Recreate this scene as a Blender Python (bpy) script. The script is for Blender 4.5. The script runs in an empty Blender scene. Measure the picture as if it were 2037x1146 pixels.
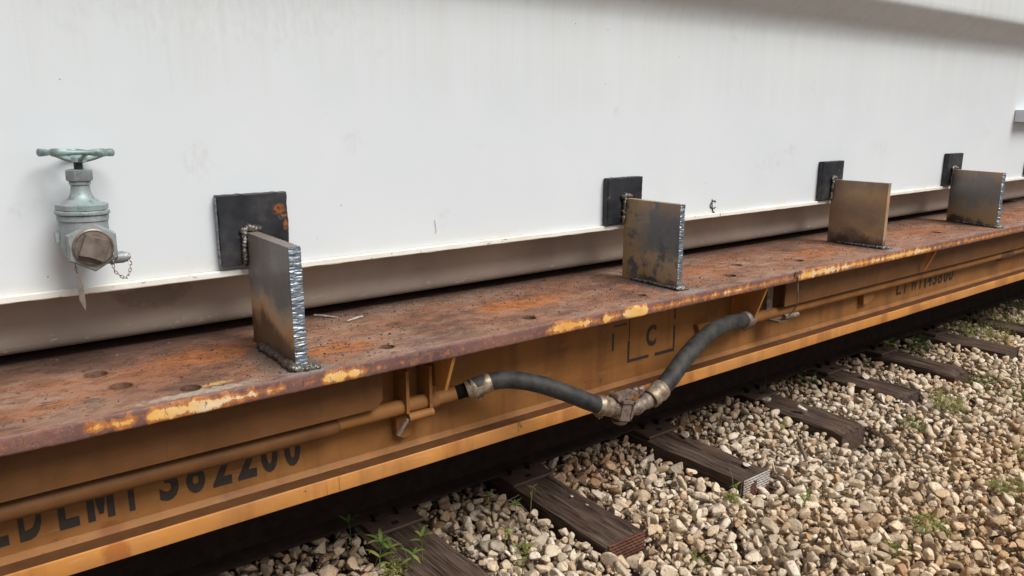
import bpy, bmesh, math, random
import numpy as np
from mathutils import Vector, Matrix, noise as mn
random.seed(7); rng = np.random.default_rng(11)
S = bpy.context.scene; COL = S.collection
PI = math.pi

# ------------------------------------------------------------ camera, sky, sun, exposure
PITCH = 12.7071; YAW = 52.8625          # camera looks YAW degrees to the left of +X, PITCH down
a = math.radians(YAW); p = math.radians(PITCH)
fwd = Vector((math.cos(a)*math.cos(p), math.sin(a)*math.cos(p), -math.sin(p)))
cd = bpy.data.cameras.new('camera'); cam = bpy.data.objects.new('camera', cd); COL.objects.link(cam)
cam.location = (0, 0, 1.5); cam.rotation_euler = fwd.to_track_quat('-Z', 'Y').to_euler()
cd.sensor_width = 36; cd.lens = 36*1530/2037; cd.clip_start = .05; cd.clip_end = 600
S.camera = cam

SUN_EL, SUN_AZ = 51, -74                # azimuth of the sun measured from +X, counter-clockwise
w = bpy.data.worlds.new('World'); S.world = w; w.use_nodes = True
wt = w.node_tree; wt.nodes.clear()
sky = wt.nodes.new('ShaderNodeTexSky'); sky.sky_type = 'NISHITA'; sky.sun_disc = False
sky.sun_elevation = math.radians(SUN_EL); sky.sun_rotation = math.radians(90-SUN_AZ)
sky.air_density = 1; sky.dust_density = 4; sky.ozone_density = 1
hs = wt.nodes.new('ShaderNodeHueSaturation'); hs.inputs['Saturation'].default_value = .35
bg = wt.nodes.new('ShaderNodeBackground'); bg.inputs[1].default_value = .07
wo = wt.nodes.new('ShaderNodeOutputWorld')
wt.links.new(sky.outputs[0], hs.inputs['Color']); wt.links.new(hs.outputs[0], bg.inputs[0]); wt.links.new(bg.outputs[0], wo.inputs[0])
sl = bpy.data.lights.new('sun', 'SUN'); sl.energy = 3.1; sl.angle = math.radians(32); sl.color = (1, .975, .945)
so = bpy.data.objects.new('sun', sl); COL.objects.link(so)
se, sa = math.radians(SUN_EL), math.radians(SUN_AZ)
so.rotation_euler = Vector((math.cos(se)*math.cos(sa), math.cos(se)*math.sin(sa), math.sin(se))).to_track_quat('Z', 'Y').to_euler()
so.location = (2, -3, 5)
vs = S.view_settings; vs.view_transform = 'Standard'; vs.look = 'None'; vs.exposure = .16; vs.gamma = 1; vs.use_curve_mapping = False

# ------------------------------------------------------------ material helpers
class NT:
    def __init__(s, name, rough=.6, metal=0., spec=.5):
        s.m = bpy.data.materials.new(name); s.m.use_nodes = True; s.t = s.m.node_tree
        s.b = s.t.nodes['Principled BSDF']
        s.b.inputs['Roughness'].default_value = rough; s.b.inputs['Metallic'].default_value = metal
        s.b.inputs['Specular IOR Level'].default_value = spec
        s.geo = s.t.nodes.new('ShaderNodeNewGeometry'); s.pos = s.geo.outputs['Position']
    def n(s, k): return s.t.nodes.new('ShaderNode'+k)
    def put(s, sock, v):
        if isinstance(v, bpy.types.NodeSocket): s.t.links.new(v, sock)
        elif isinstance(v, (tuple, list)) and len(v) == 3 and sock.type == 'RGBA': sock.default_value = (*v, 1)
        else: sock.default_value = v
    def obj(s): return s.n('TexCoord').outputs['Object']
    def sc(s, v, xyz, loc=(0, 0, 0)):
        m = s.n('Mapping'); s.put(m.inputs['Vector'], v); m.inputs['Scale'].default_value = xyz; m.inputs['Location'].default_value = loc
        return m.outputs[0]
    def noise(s, scale, detail=4, rough=.55, vec=None, dist=0.):
        t = s.n('TexNoise'); s.put(t.inputs['Vector'], vec or s.pos); t.inputs['Scale'].default_value = scale
        t.inputs['Detail'].default_value = detail; t.inputs['Roughness'].default_value = rough; t.inputs['Distortion'].default_value = dist
        return t.outputs[0]
    def voro(s, scale, vec=None, out=0, feat='F1'):
        t = s.n('TexVoronoi'); t.feature = feat; s.put(t.inputs['Vector'], vec or s.pos); t.inputs['Scale'].default_value = scale
        return t.outputs[out]
    def ramp(s, fac, stops, interp='LINEAR'):
        r = s.n('ValToRGB'); s.put(r.inputs[0], fac); e = r.color_ramp.elements; r.color_ramp.interpolation = interp
        while len(e) < len(stops): e.new(.5)
        for q, (x, c) in zip(e, stops):
            q.position = x; q.color = (c, c, c, 1) if isinstance(c, (int, float)) else (*c, 1)
        return r.outputs[0]
    def mix(s, fac, a, b, mode='MIX'):
        m = s.n('Mix'); m.data_type = 'RGBA'; m.blend_type = mode; s.put(m.inputs[0], fac); s.put(m.inputs[6], a); s.put(m.inputs[7], b)
        return m.outputs[2]
    def math(s, op, a, b=0., clamp=False):
        m = s.n('Math'); m.operation = op; m.use_clamp = clamp; s.put(m.inputs[0], a); s.put(m.inputs[1], b); return m.outputs[0]
    def xyz(s, v=None):
        m = s.n('SeparateXYZ'); s.put(m.inputs[0], v or s.pos); return m.outputs
    def thr(s, fac, lo, hi): return s.ramp(fac, [(lo, 0.), (hi, 1.)])
    def spot(s, c, r, wob=.35, wsc=12):
        """soft irregular ellipse mask round a place on the thing"""
        m = s.n('Mapping'); s.put(m.inputs['Vector'], s.pos)
        m.inputs['Scale'].default_value = [1/q for q in r]; m.inputs['Location'].default_value = [-c[i]/r[i] for i in range(3)]
        l = s.n('VectorMath'); l.operation = 'LENGTH'; s.put(l.inputs[0], m.outputs[0])
        nz = s.math('MULTIPLY', s.math('SUBTRACT', s.noise(wsc, 5, .6), .5), wob*4)
        return s.ramp(s.math('ADD', l.outputs['Value'], nz), [(.6, 1.), (1., 0.)])
    def bump(s, h, strength=.3, dist=.004):
        b = s.n('Bump'); b.inputs['Strength'].default_value = strength; b.inputs['Distance'].default_value = dist
        s.put(b.inputs['Height'], h)
        prev = s.b.inputs['Normal'].links
        if prev: s.put(b.inputs['Normal'], prev[0].from_socket)
        s.put(s.b.inputs['Normal'], b.outputs[0])
    def col(s, c): s.put(s.b.inputs['Base Color'], c); return s
    def rough(s, r): s.put(s.b.inputs['Roughness'], r); return s

def simple(name, c1, c2=None, rough=.6, metal=0., sc=20, bump=.15, spec=.5):
    M = NT(name, rough, metal, spec); c2 = c2 or tuple(q*.7 for q in c1)
    nz = M.noise(sc, 6, .6); M.col(M.ramp(nz, [(.35, c2), (.65, c1)])); M.bump(M.noise(sc*5, 4, .6), bump, .002)
    return M.m

def mat_tank():
    M = NT('white_tank_paint', .38, 0, .45)
    x, y, z = M.xyz()
    c = M.ramp(M.noise(1.6, 5, .55), [(.3, (.645, .69, .715)), (.7, (.70, .735, .755))])
    st = M.noise(1, 5, .6, M.sc(M.pos, (14, 14, .35)))
    up = M.ramp(z, [(0, 0.), (1, 1.)])
    up = M.math('MULTIPLY', M.math('SUBTRACT', z, 1.45), 1.7, True)
    fac = M.math('MULTIPLY', M.thr(st, .45, .68), up)
    c = M.mix(M.math('MULTIPLY', fac, .55), c, (.60, .59, .54))
    c = M.mix(M.math('MULTIPLY', up, .22), c, (.66, .66, .61))
    fine = M.noise(1, 3, .5, M.sc(M.pos, (70, 70, .9), (3, 1, 2)))
    c = M.mix(M.math('MULTIPLY', M.thr(fine, .55, .75), M.math('MULTIPLY', up, .35)), c, (.5, .5, .47))
    for q, r, k in [((.02, 2.2, 1.5), (.035, .3, .05), .35), ((.6, 2.2, 1.37), (.05, .3, .07), .25), ((1.05, 2.2, 1.42), (.04, .3, .05), .2), ((3.35, 2.2, 1.34), (.05, .3, .03), .4),
                    ((3.2, 2.2, 1.27), (.12, .3, .03), .22), ((4.2, 2.2, 1.32), (.1, .3, .05), .2), ((.7, 2.2, 1.8), (.5, .4, .12), .2), ((5.5, 2.2, 1.38), (.1, .3, .05), .2), ((.17, 2.2, 1.28), (.05, .3, .02), .2)]:
        c = M.mix(M.math('MULTIPLY', M.math('MULTIPLY', M.spot(q, r, .7, 26), M.thr(M.noise(60, 4, .6, M.sc(M.pos, (1, 1, .4))), .42, .6)), k*.95), c, (.48, .49, .46))
    v = M.voro(10, M.pos); c = M.mix(M.ramp(v, [(.014, 1.), (.024, 0.)]), c, (.16, .14, .12))
    sm = M.noise(7, 6, .65, M.sc(M.pos, (1, 1, 1), (9, 4, 2))); c = M.mix(M.math('MULTIPLY', M.thr(sm, .66, .74), .35), c, (.55, .53, .46))
    low = M.ramp(z, [(0, 0.), (1, 1.)]); low = M.math('MULTIPLY', M.math('SUBTRACT', 1.12, z), 12, True)
    c = M.mix(M.math('MULTIPLY', M.math('MULTIPLY', low, M.thr(M.noise(6, 6, .6), .4, .65)), .55), c, (.66, .58, .44))
    M.col(c); M.bump(M.noise(3, 3), .12, .02); M.bump(M.noise(220, 3), .06, .001)
    return M.m

def mat_lip():
    M = NT('chipped_cream_lip_paint', .5)
    n = M.noise(28, 6, .65, M.sc(M.pos, (1, 1, 2.2)))
    c = M.ramp(M.noise(9, 4), [(.3, (.70, .67, .58)), (.7, (.80, .79, .73))])
    c = M.mix(M.thr(n, .62, .66), c, (.42, .30, .19)); c = M.mix(M.thr(M.noise(70, 4, .6), .70, .74), c, (.10, .07, .05))
    M.col(c); M.bump(n, .25, .002); return M.m

def mat_base():
    M = NT('grimy_taupe_base_paint', .5)
    x, y, z = M.xyz()
    c = M.ramp(M.noise(4, 6, .6), [(.3, (.26, .215, .18)), (.7, (.37, .315, .265))])
    sc = M.noise(1, 5, .7, M.sc(M.pos, (26, 26, 90), (1, 0, 5)))
    chip = M.math('MULTIPLY', M.thr(sc, .60, .64), M.math('MULTIPLY', M.math('SUBTRACT', .935, z), 40, True))
    c = M.mix(chip, c, (.62, .56, .46))
    c = M.mix(M.math('MULTIPLY', M.spot((.47, 2.3, 1.0), (.11, .3, .04), .5, 30), .5), c, (.12, .10, .085))
    c = M.mix(M.thr(M.noise(60, 4, .7), .70, .75), c, (.1, .08, .06))
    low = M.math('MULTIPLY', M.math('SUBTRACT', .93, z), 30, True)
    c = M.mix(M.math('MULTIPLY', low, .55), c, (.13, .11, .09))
    M.col(c); M.bump(M.noise(40, 4), .1, .002); return M.m

HOLES = [(.279, 2.123, .027), (.312, 1.99, .026), (.444, 1.872, .024), (.984, 1.888, .021), (1.506, 1.897, .024), (2.034, 1.90, .018), (2.793, 2.053, .024), (2.583, 1.927, .026), (3.106, 1.95, .024), (4.488, 1.978, .026)]
def mat_deck():
    M = NT('rusted_deck_steel', .7)
    x, y, z = M.xyz()
    flow = M.sc(M.pos, (1, 1.8, 1))
    n1 = M.noise(2.6, 8, .62, flow); n2 = M.noise(11, 8, .65, flow); n3 = M.noise(1, 6, .7, M.sc(M.pos, (9, 30, 9), (2, 1, 0)))
    c = M.ramp(n1, [(.3, (.175, .078, .046)), (.45, (.27, .122, .070)), (.56, (.32, .18, .12)), (.7, (.40, .275, .205))])
    c = M.mix(M.thr(n2, .48, .64), c, (.31, .14, .07))
    o = M.thr(M.noise(5, 8, .68, M.sc(M.pos, (1, 1.5, 1), (4, 7, 0))), .56, .66)
    c = M.mix(M.math('MULTIPLY', M.thr(M.noise(3.3, 9, .72, M.sc(M.pos, (1, 1.6, 1), (2, 2, 0))), .5, .6), .6), c, (.085, .045, .035))
    c = M.mix(M.math('MULTIPLY', o, .7), c, M.ramp(M.noise(22, 6, .7), [(.3, (.20, .06, .02)), (.6, (.38, .14, .04))]))
    for q, r, k in [((1.62, 2.06, .855), (.22, .09, .3), .95), ((.87, 1.96, .855), (.14, .055, .3), 1.), ((.14, 1.93, .855), (.1, .05, .3), .6), ((.56, 2.12, .855), (.16, .1, .3), .7), ((3.35, 2.0, .855), (.3, .1, .3), .6),
                    ((4.4, 2.05, .855), (.4, .08, .3), .55), ((5.3, 2.0, .855), (.5, .1, .3), .7), ((.30, 2.04, .855), (.2, .1, .3), .35), ((2.6, 2.05, .855), (.2, .06, .3), .5)]:
        c = M.mix(M.math('MULTIPLY', M.math('MULTIPLY', M.spot(q, r, .6, 14), M.thr(M.noise(34, 7, .72, M.sc(M.pos, (1, 2.2, 1))), .40, .50)), k), c, M.ramp(M.noise(30, 5, .7), [(.3, (.30, .085, .02)), (.7, (.50, .19, .05))]))
    fk = M.thr(M.noise(15, 9, .72, M.sc(M.pos, (1, 1.7, 1), (8, 3, 0))), .535, .55); fk2 = M.thr(M.noise(34, 8, .7, M.sc(M.pos, (1, 1.9, 1), (1, 6, 0))), .57, .585)
    c = M.mix(M.math('MULTIPLY', fk, .42), c, M.mix(1., c, (.52, .46, .44), 'MULTIPLY'))
    c = M.mix(M.math('MULTIPLY', fk2, .6), c, M.mix(1., c, (1.45, 1.25, 1.1), 'MULTIPLY'))
    scr = M.noise(1, 5, .65, M.sc(M.pos, (11, 150, 1), (3, 3, 0)), .6); c = M.mix(M.math('MULTIPLY', M.thr(scr, .66, .69), .6), c, (.07, .035, .025))
    # pale dusty scuffs along the outer rim, darker towards the tank
    rim = M.math('MULTIPLY', M.math('SUBTRACT', 1.93, y), 9, True)
    c = M.mix(M.math('MULTIPLY', M.math('MULTIPLY', rim, M.thr(n3, .42, .62)), .6), c, (.38, .255, .19))
    tankward = M.math('MULTIPLY', M.math('SUBTRACT', y, 2.12), 4.5, True)
    c = M.mix(M.math('MULTIPLY', tankward, M.ramp(n2, [(.3, .35), (.7, .85)])), c, (.075, .06, .05))
    # soot and heat-scorched halo round each bracket foot
    for q in [(.70, 1.93), (2.21, 2.0), (3.71, 2.0), (4.98, 2.0)]:
        c = M.mix(M.math('MULTIPLY', M.spot((q[0], q[1], .855), (.1, .19, .3), .35, 16), .65), c, (.11, .09, .08))
        c = M.mix(M.math('MULTIPLY', M.spot((q[0]+.02, 1.83, .855), (.08, .045, .3), .5, 20), .55), c, (.34, .31, .28))
    c = M.mix(M.math('MULTIPLY', M.spot((.46, 1.83, .855), (.16, .022, .3), .5, 40), .9), c, (.46, .38, .30))
    c = M.mix(M.spot((.50, 1.868, .855), (.05, .012, .3), .6, 50), c, (.60, .36, .12))
    c = M.mix(M.thr(n3, .66, .70), c, (.06, .035, .028))
    c = M.mix(M.math('MULTIPLY', M.thr(M.noise(85, 6, .75), .60, .68), .8), c, (.055, .035, .028))
    c = M.mix(M.math('MULTIPLY', M.thr(M.noise(130, 5, .7, M.sc(M.pos, (1, 1, 1), (5, 5, 5))), .66, .72), .8), c, (.5, .40, .33))
    for hx, hy, hr in HOLES: c = M.mix(M.spot((hx, hy, .84), (hr*1.25, hr*1.25, .3), .12, 60), c, M.ramp(M.noise(50, 5), [(.3, (.035, .018, .012)), (.7, (.11, .05, .025))]))
    M.col(c); M.rough(M.ramp(n2, [(.3, .5), (.7, .85)]))
    M.bump(fk, .7, .003); M.bump(fk2, .5, .0018); M.bump(n3, .6, .006); M.bump(M.noise(70, 8, .75), 1., .005); M.bump(n1, .4, .015); M.bump(M.noise(24, 7, .7), .5, .006)
    return M.m

def mat_edge():
    M = NT('rusted_deck_edge_with_paint_remnants', .6)
    x, y, z = M.xyz()
    st = M.sc(M.pos, (26, 10, 12))
    nv = M.noise(1, 8, .68, st)
    c = M.ramp(M.noise(5, 7, .6), [(.3, (.10, .05, .048)), (.5, (.16, .078, .066)), (.68, (.22, .10, .075))])
    c = M.mix(M.thr(M.noise(60, 6, .75), .52, .62), c, (.27, .13, .075))
    wn = [(0, 0), (.19, 0), (.23, .62), (.29, .55), (.32, .1), (.335, .8), (.48, .9), (.52, .55), (.63, .45), (.66, .1), (.735, .2), (.765, .85), (.85, .75), (.89, .1), (1.48, .05), (1.545, .85), (1.66, .7), (1.71, .4)]
    wn2 = [(0, 0), (1.70, 0), (1.76, .85), (1.845, .3), (1.86, 1.), (1.955, 1.), (1.97, .45), (2.25, .42), (2.3, .3), (2.41, .55), (2.55, .45), (2.6, .15), (2.85, .3), (2.92, .85), (3.4, .6), (3.95, .75), (4.1, .25), (4.7, .5), (5, .2)]
    m = M.math('MAXIMUM', M.ramp(M.math('DIVIDE', x, 2.), [(q/2, float(v)) for q, v in wn]), M.ramp(M.math('DIVIDE', x, 5.), [(q/5, float(v)) for q, v in wn2]))
    inr = M.math('MULTIPLY', M.math('GREATER_THAN', x, .15), M.math('LESS_THAN', x, 5.2))
    m = M.math('MULTIPLY', m, inr)
    zc = M.math('ABSOLUTE', M.math('SUBTRACT', z, .832)); edge = M.math('MULTIPLY', zc, 14)
    v = M.math('SUBTRACT', M.math('ADD', M.math('MULTIPLY', m, .50), M.math('MULTIPLY', nv, 1.15)), edge)
    halo = M.thr(v, .62, .74); paint = M.thr(v, .80, .85)
    c = M.mix(halo, c, M.ramp(M.noise(40, 5), [(.3, (.30, .09, .02)), (.7, (.56, .22, .06))]))
    pc = M.ramp(M.noise(6, 3, .5), [(.35, (.72, .36, .09)), (.5, (.76, .45, .14)), (.62, (.76, .58, .36))])
    c = M.mix(paint, c, pc)
    c = M.mix(M.thr(M.noise(1, 6, .7, M.sc(M.pos, (55, 40, 22), (3, 0, 1))), .60, .64), c, (.10, .045, .04))
    M.col(c); M.bump(paint, .3, .0015); M.bump(M.noise(90, 6, .7), .5, .003); M.bump(nv, .4, .005)
    return M.m

def mat_orange(name='orange_car_paint', dust_shade=0.):
    M = NT(name, .62, 0, .25)
    x, y, z = M.xyz()
    c = M.ramp(M.noise(3, 5, .6), [(.3, (.46, .190, .043)), (.7, (.57, .255, .066))])
    st = M.noise(1, 5, .6, M.sc(M.pos, (9, 9, 1.2)))
    c = M.mix(M.math('MULTIPLY', M.thr(st, .5, .68), .6), c, (.22, .075, .022))
    st2 = M.noise(1, 6, .7, M.sc(M.pos, (40, 40, 3), (7, 1, 0))); c = M.mix(M.math('MULTIPLY', M.thr(st2, .62, .7), .6), c, (.15, .05, .02))
    c = M.mix(M.math('MULTIPLY', M.thr(M.noise(1, 6, .7, M.sc(M.pos, (5, 30, 60), (0, 0, 4))), .60, .66), .5), c, (.62, .36, .16))
    c = M.mix(M.math('MULTIPLY', M.spot((.25, 1.93, .47), (.035, .4, .06), .4, 20), .75), c, (.34, .10, .02))
    n = M.noise(18, 8, .7); c = M.mix(M.thr(n, .655, .69), c, (.16, .06, .03))
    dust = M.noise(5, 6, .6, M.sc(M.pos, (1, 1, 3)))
    c = M.mix(M.math('MULTIPLY', M.thr(dust, .4, .7), .35), c, (.22, .12, .065) if not dust_shade else (.17, .085, .04))
    if dust_shade: c = M.mix(dust_shade, c, M.ramp(M.noise(14, 6, .65), [(.3, (.060, .025, .010)), (.7, (.11, .046, .018))]))  # brown mix: dust on the flange top, painted shade on skirt and web
    M.col(c); M.bump(M.noise(50, 5), .1, .002); M.bump(n, .15, .003); return M.m

def mat_scale(kind):
    """hot-rolled steel with mill scale and heat tint left by welding"""
    M = NT('mill_scale_heat_tinted_%s' % kind, .42, .2)
    x, y, z = M.xyz(M.obj())
    n = M.noise(14, 6, .6); wob = M.math('MULTIPLY', M.math('SUBTRACT', M.noise(7, 4, .6), .5), .22)
    t = M.math('ADD', z, wob)
    if kind == 'first':
        c = M.ramp(M.math('MULTIPLY', t, 3.), [(.0, (.06, .045, .032)), (.2, (.12, .08, .05)), (.30, (.40, .26, .14)), (.40, (.36, .29, .20)), (.55, (.15, .155, .155)), (.8, (.13, .12, .11)), (1., (.12, .10, .085))])
    elif kind == 'second':
        c = M.ramp(M.math('MULTIPLY', t, 3.), [(.06, (.05, .045, .04)), (.12, (.24, .17, .09)), (.3, (.26, .21, .13)), (.42, (.11, .12, .12)), (.75, (.09, .09, .095)), (.95, (.20, .13, .075))])
        f = M.math('ADD', M.math('MULTIPLY', M.math('ADD', y, .0), 4.), M.math('SUBTRACT', n, .5))
        c = M.mix(M.thr(f, -.1, .55), c, (.27, .20, .105))
        c = M.mix(M.thr(M.noise(18, 5, .65), .52, .62), c, (.075, .085, .095))
    elif kind == 'third':
        c = M.ramp(M.math('MULTIPLY', t, 3.), [(.05, (.05, .035, .03)), (.16, (.10, .07, .05)), (.24, (.28, .20, .12)), (.5, (.22, .145, .085)), (.8, (.27, .17, .085)), (1., (.16, .12, .09))])
        c = M.mix(M.thr(M.noise(5, 4, .6), .5, .7), c, (.17, .12, .085))
    elif kind == 'fourth':
        c = M.ramp(M.math('MULTIPLY', t, 3.), [(.05, (.07, .05, .04)), (.14, (.26, .18, .10)), (.32, (.20, .16, .11)), (.45, (.12, .12, .115)), (.8, (.12, .11, .10)), (1., (.24, .16, .09))])
    else:
        c = M.ramp(M.noise(9, 6, .6), [(.3, (.010, .012, .018)), (.52, (.030, .031, .036)), (.66, (.065, .062, .062)), (.8, (.13, .12, .11))])
        if kind == 'pad_rusty':
            for q, r in [((.800, 2.17, 1.236), (.020, .1, .016)), ((.818, 2.17, 1.190), (.010, .1, .017)), ((.815, 2.17, 1.215), (.012, .1, .005))]:
                c = M.mix(M.math('MULTIPLY', M.spot(q, r, .6, 60), M.thr(M.noise(90, 5, .7), .38, .5)), c, M.ramp(M.noise(60, 4), [(.3, (.20, .06, .015)), (.7, (.42, .15, .035))]))
    c = M.mix(M.math('MULTIPLY', M.thr(M.noise(32, 8, .7), .60, .7), .35), c, (.30, .27, .24))
    c = M.mix(M.thr(M.noise(55, 6, .75), .67, .71), c, (.03, .025, .02))
    c = c if kind.startswith('pad') else M.mix(1., c, (1.75, 1.75, 1.75), 'MULTIPLY')
    M.col(c); M.rough(M.ramp(n, [(.3, .34), (.7, .6)])); M.bump(M.noise(120, 5, .7), .2, .001); M.bump(n, .1, .004)
    return M.m

def mat_cut():
    M = NT('flame_cut_steel_edge', .33, .75)
    st = M.noise(1, 4, .6, M.sc(M.pos, (22, 22, 260)))
    c = M.ramp(st, [(.3, (.10, .13, .17)), (.5, (.26, .31, .37)), (.7, (.55, .60, .64))])
    c = M.mix(M.thr(M.noise(25, 4, .6), .55, .7), c, (.30, .26, .20))
    M.col(c); M.bump(st, .8, .003); return M.m

def mat_weld():
    M = NT('weld_bead_metal', .42, .7)
    n = M.noise(60, 6, .7)
    M.col(M.ramp(n, [(.35, (.05, .045, .04)), (.55, (.20, .18, .16)), (.7, (.48, .46, .43))])); M.bump(n, .6, .004); return M.m

def mat_wood():
    M = NT('creosoted_tie_wood', .8, 0, .3)
    o = M.obj()
    g = M.noise(1, 8, .65, M.sc(o, (60, 2.2, 60)), 1.2); g2 = M.noise(1, 5, .6, M.sc(o, (170, 6, 170)))
    c = M.ramp(g, [(.3, (.028, .018, .013)), (.5, (.085, .056, .040)), (.7, (.19, .135, .105))])
    c = M.mix(M.thr(g2, .38, .52), (.018, .011, .008), c)
    c = M.mix(M.thr(M.noise(1, 4, .6, M.sc(o, (38, 1.1, 38), (3, 1, 0))), .60, .64), c, (.010, .007, .006))
    c = M.mix(M.math('MULTIPLY', M.thr(M.noise(4, 4), .45, .7), .5), c, (.14, .085, .06))
    M.col(c); M.bump(g, .8, .008); M.bump(g2, .6, .004); return M.m

def mat_stone():
    M = NT('crushed_limestone', .85, 0, .25)
    at = M.n('Attribute'); at.attribute_name = 'tint'; r = at.outputs['Fac']
    x, y, z = M.xyz()
    c = M.ramp(r, [(.0, (.36, .29, .225)), (.06, (.52, .41, .29)), (.2, (.52, .465, .39)), (.33, (.68, .60, .49)), (.46, (.62, .52, .40)), (.58, (.75, .68, .57)), (.72, (.66, .55, .41)), (.84, (.80, .74, .65)), (.94, (.50, .34, .22)), (.965, (.86, .82, .76))], 'CONSTANT')
    warm = M.math('MULTIPLY', M.math('SUBTRACT', 1.75, y), 1.2, True)
    c = M.mix(M.math('MULTIPLY', warm, .55), c, M.mix(1., c, (1.06, .87, .63), 'MULTIPLY'))
    c = M.mix(M.math('MULTIPLY', M.thr(M.noise(1.8, 4), .45, .7), .35), c, M.mix(1., c, (1.0, .82, .62), 'MULTIPLY'))
    shade = M.math('MULTIPLY', M.math('SUBTRACT', y, 1.98), 2.2, True)     # shade beside the rail painted into the stone colour
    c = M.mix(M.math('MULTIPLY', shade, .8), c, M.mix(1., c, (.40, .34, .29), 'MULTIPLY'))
    c = M.mix(M.math('MULTIPLY', M.spot((2.2, 2.28, 0), (.3, .14, .4), .4, 8), .55), c, M.mix(1., c, (.92, .66, .47), 'MULTIPLY'))
    sp = M.noise(95, 7, .75); c = M.mix(M.math('MULTIPLY', M.thr(sp, .53, .64), .7), c, (.17, .13, .095))
    c = M.mix(M.math('MULTIPLY', M.thr(M.noise(38, 5, .6), .5, .72), .3), c, (.56, .50, .42))
    c = M.mix(1., c, (1.05, .99, .91), 'MULTIPLY')
    M.col(c); M.bump(sp, 1., .006); M.bump(M.noise(45, 5, .6), .6, .006); M.bump(M.noise(300, 3, .6), .4, .0015); return M.m

def mat_leaf(name, c1, c2):
    M = NT(name, .5, 0, .3); M.col(M.ramp(M.noise(25, 4), [(.35, c1), (.65, c2)]))
    M.b.inputs['Transmission Weight'].default_value = 0
    tr = M.n('BsdfTranslucent'); tr.inputs[0].default_value = (*[min(1, q*1.6) for q in c2], 1)
    ms = M.n('MixShader'); ms.inputs[0].default_value = .3
    out = [q for q in M.t.nodes if q.type == 'OUTPUT_MATERIAL'][0]
    M.t.links.new(M.b.outputs[0], ms.inputs[1]); M.t.links.new(tr.outputs[0], ms.inputs[2]); M.t.links.new(ms.outputs[0], out.inputs[0])
    return M.m

def mat_bronze():
    M = NT('weathered_gray_green_bronze', .5, .25)
    x, y, z = M.xyz()
    n = M.noise(30, 6, .65)
    c = M.ramp(n, [(.3, (.21, .235, .24)), (.6, (.33, .36, .36)), (.75, (.42, .44, .43))])
    up = M.math('MULTIPLY', M.math('SUBTRACT', z, 1.385), 60, True)
    c = M.mix(M.math('MULTIPLY', up, .7), c, M.ramp(n, [(.3, (.10, .15, .14)), (.55, (.20, .33, .31)), (.7, (.50, .58, .56))]))
    c = M.mix(M.math('MULTIPLY', M.thr(M.noise(16, 5, .6), .5, .62), .6), c, (.27, .385, .37))
    c = M.mix(M.math('MULTIPLY', M.thr(M.noise(48, 7, .7), .56, .62), .55), c, (.11, .12, .115))
    c = M.mix(M.math('MULTIPLY', M.thr(M.noise(70, 6, .7, M.sc(M.pos, (1, 1, 1), (3, 3, 3))), .60, .66), .6), c, (.52, .55, .53))
    M.col(c); M.bump(M.noise(160, 5, .7), .3, .001); return M.m

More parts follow.
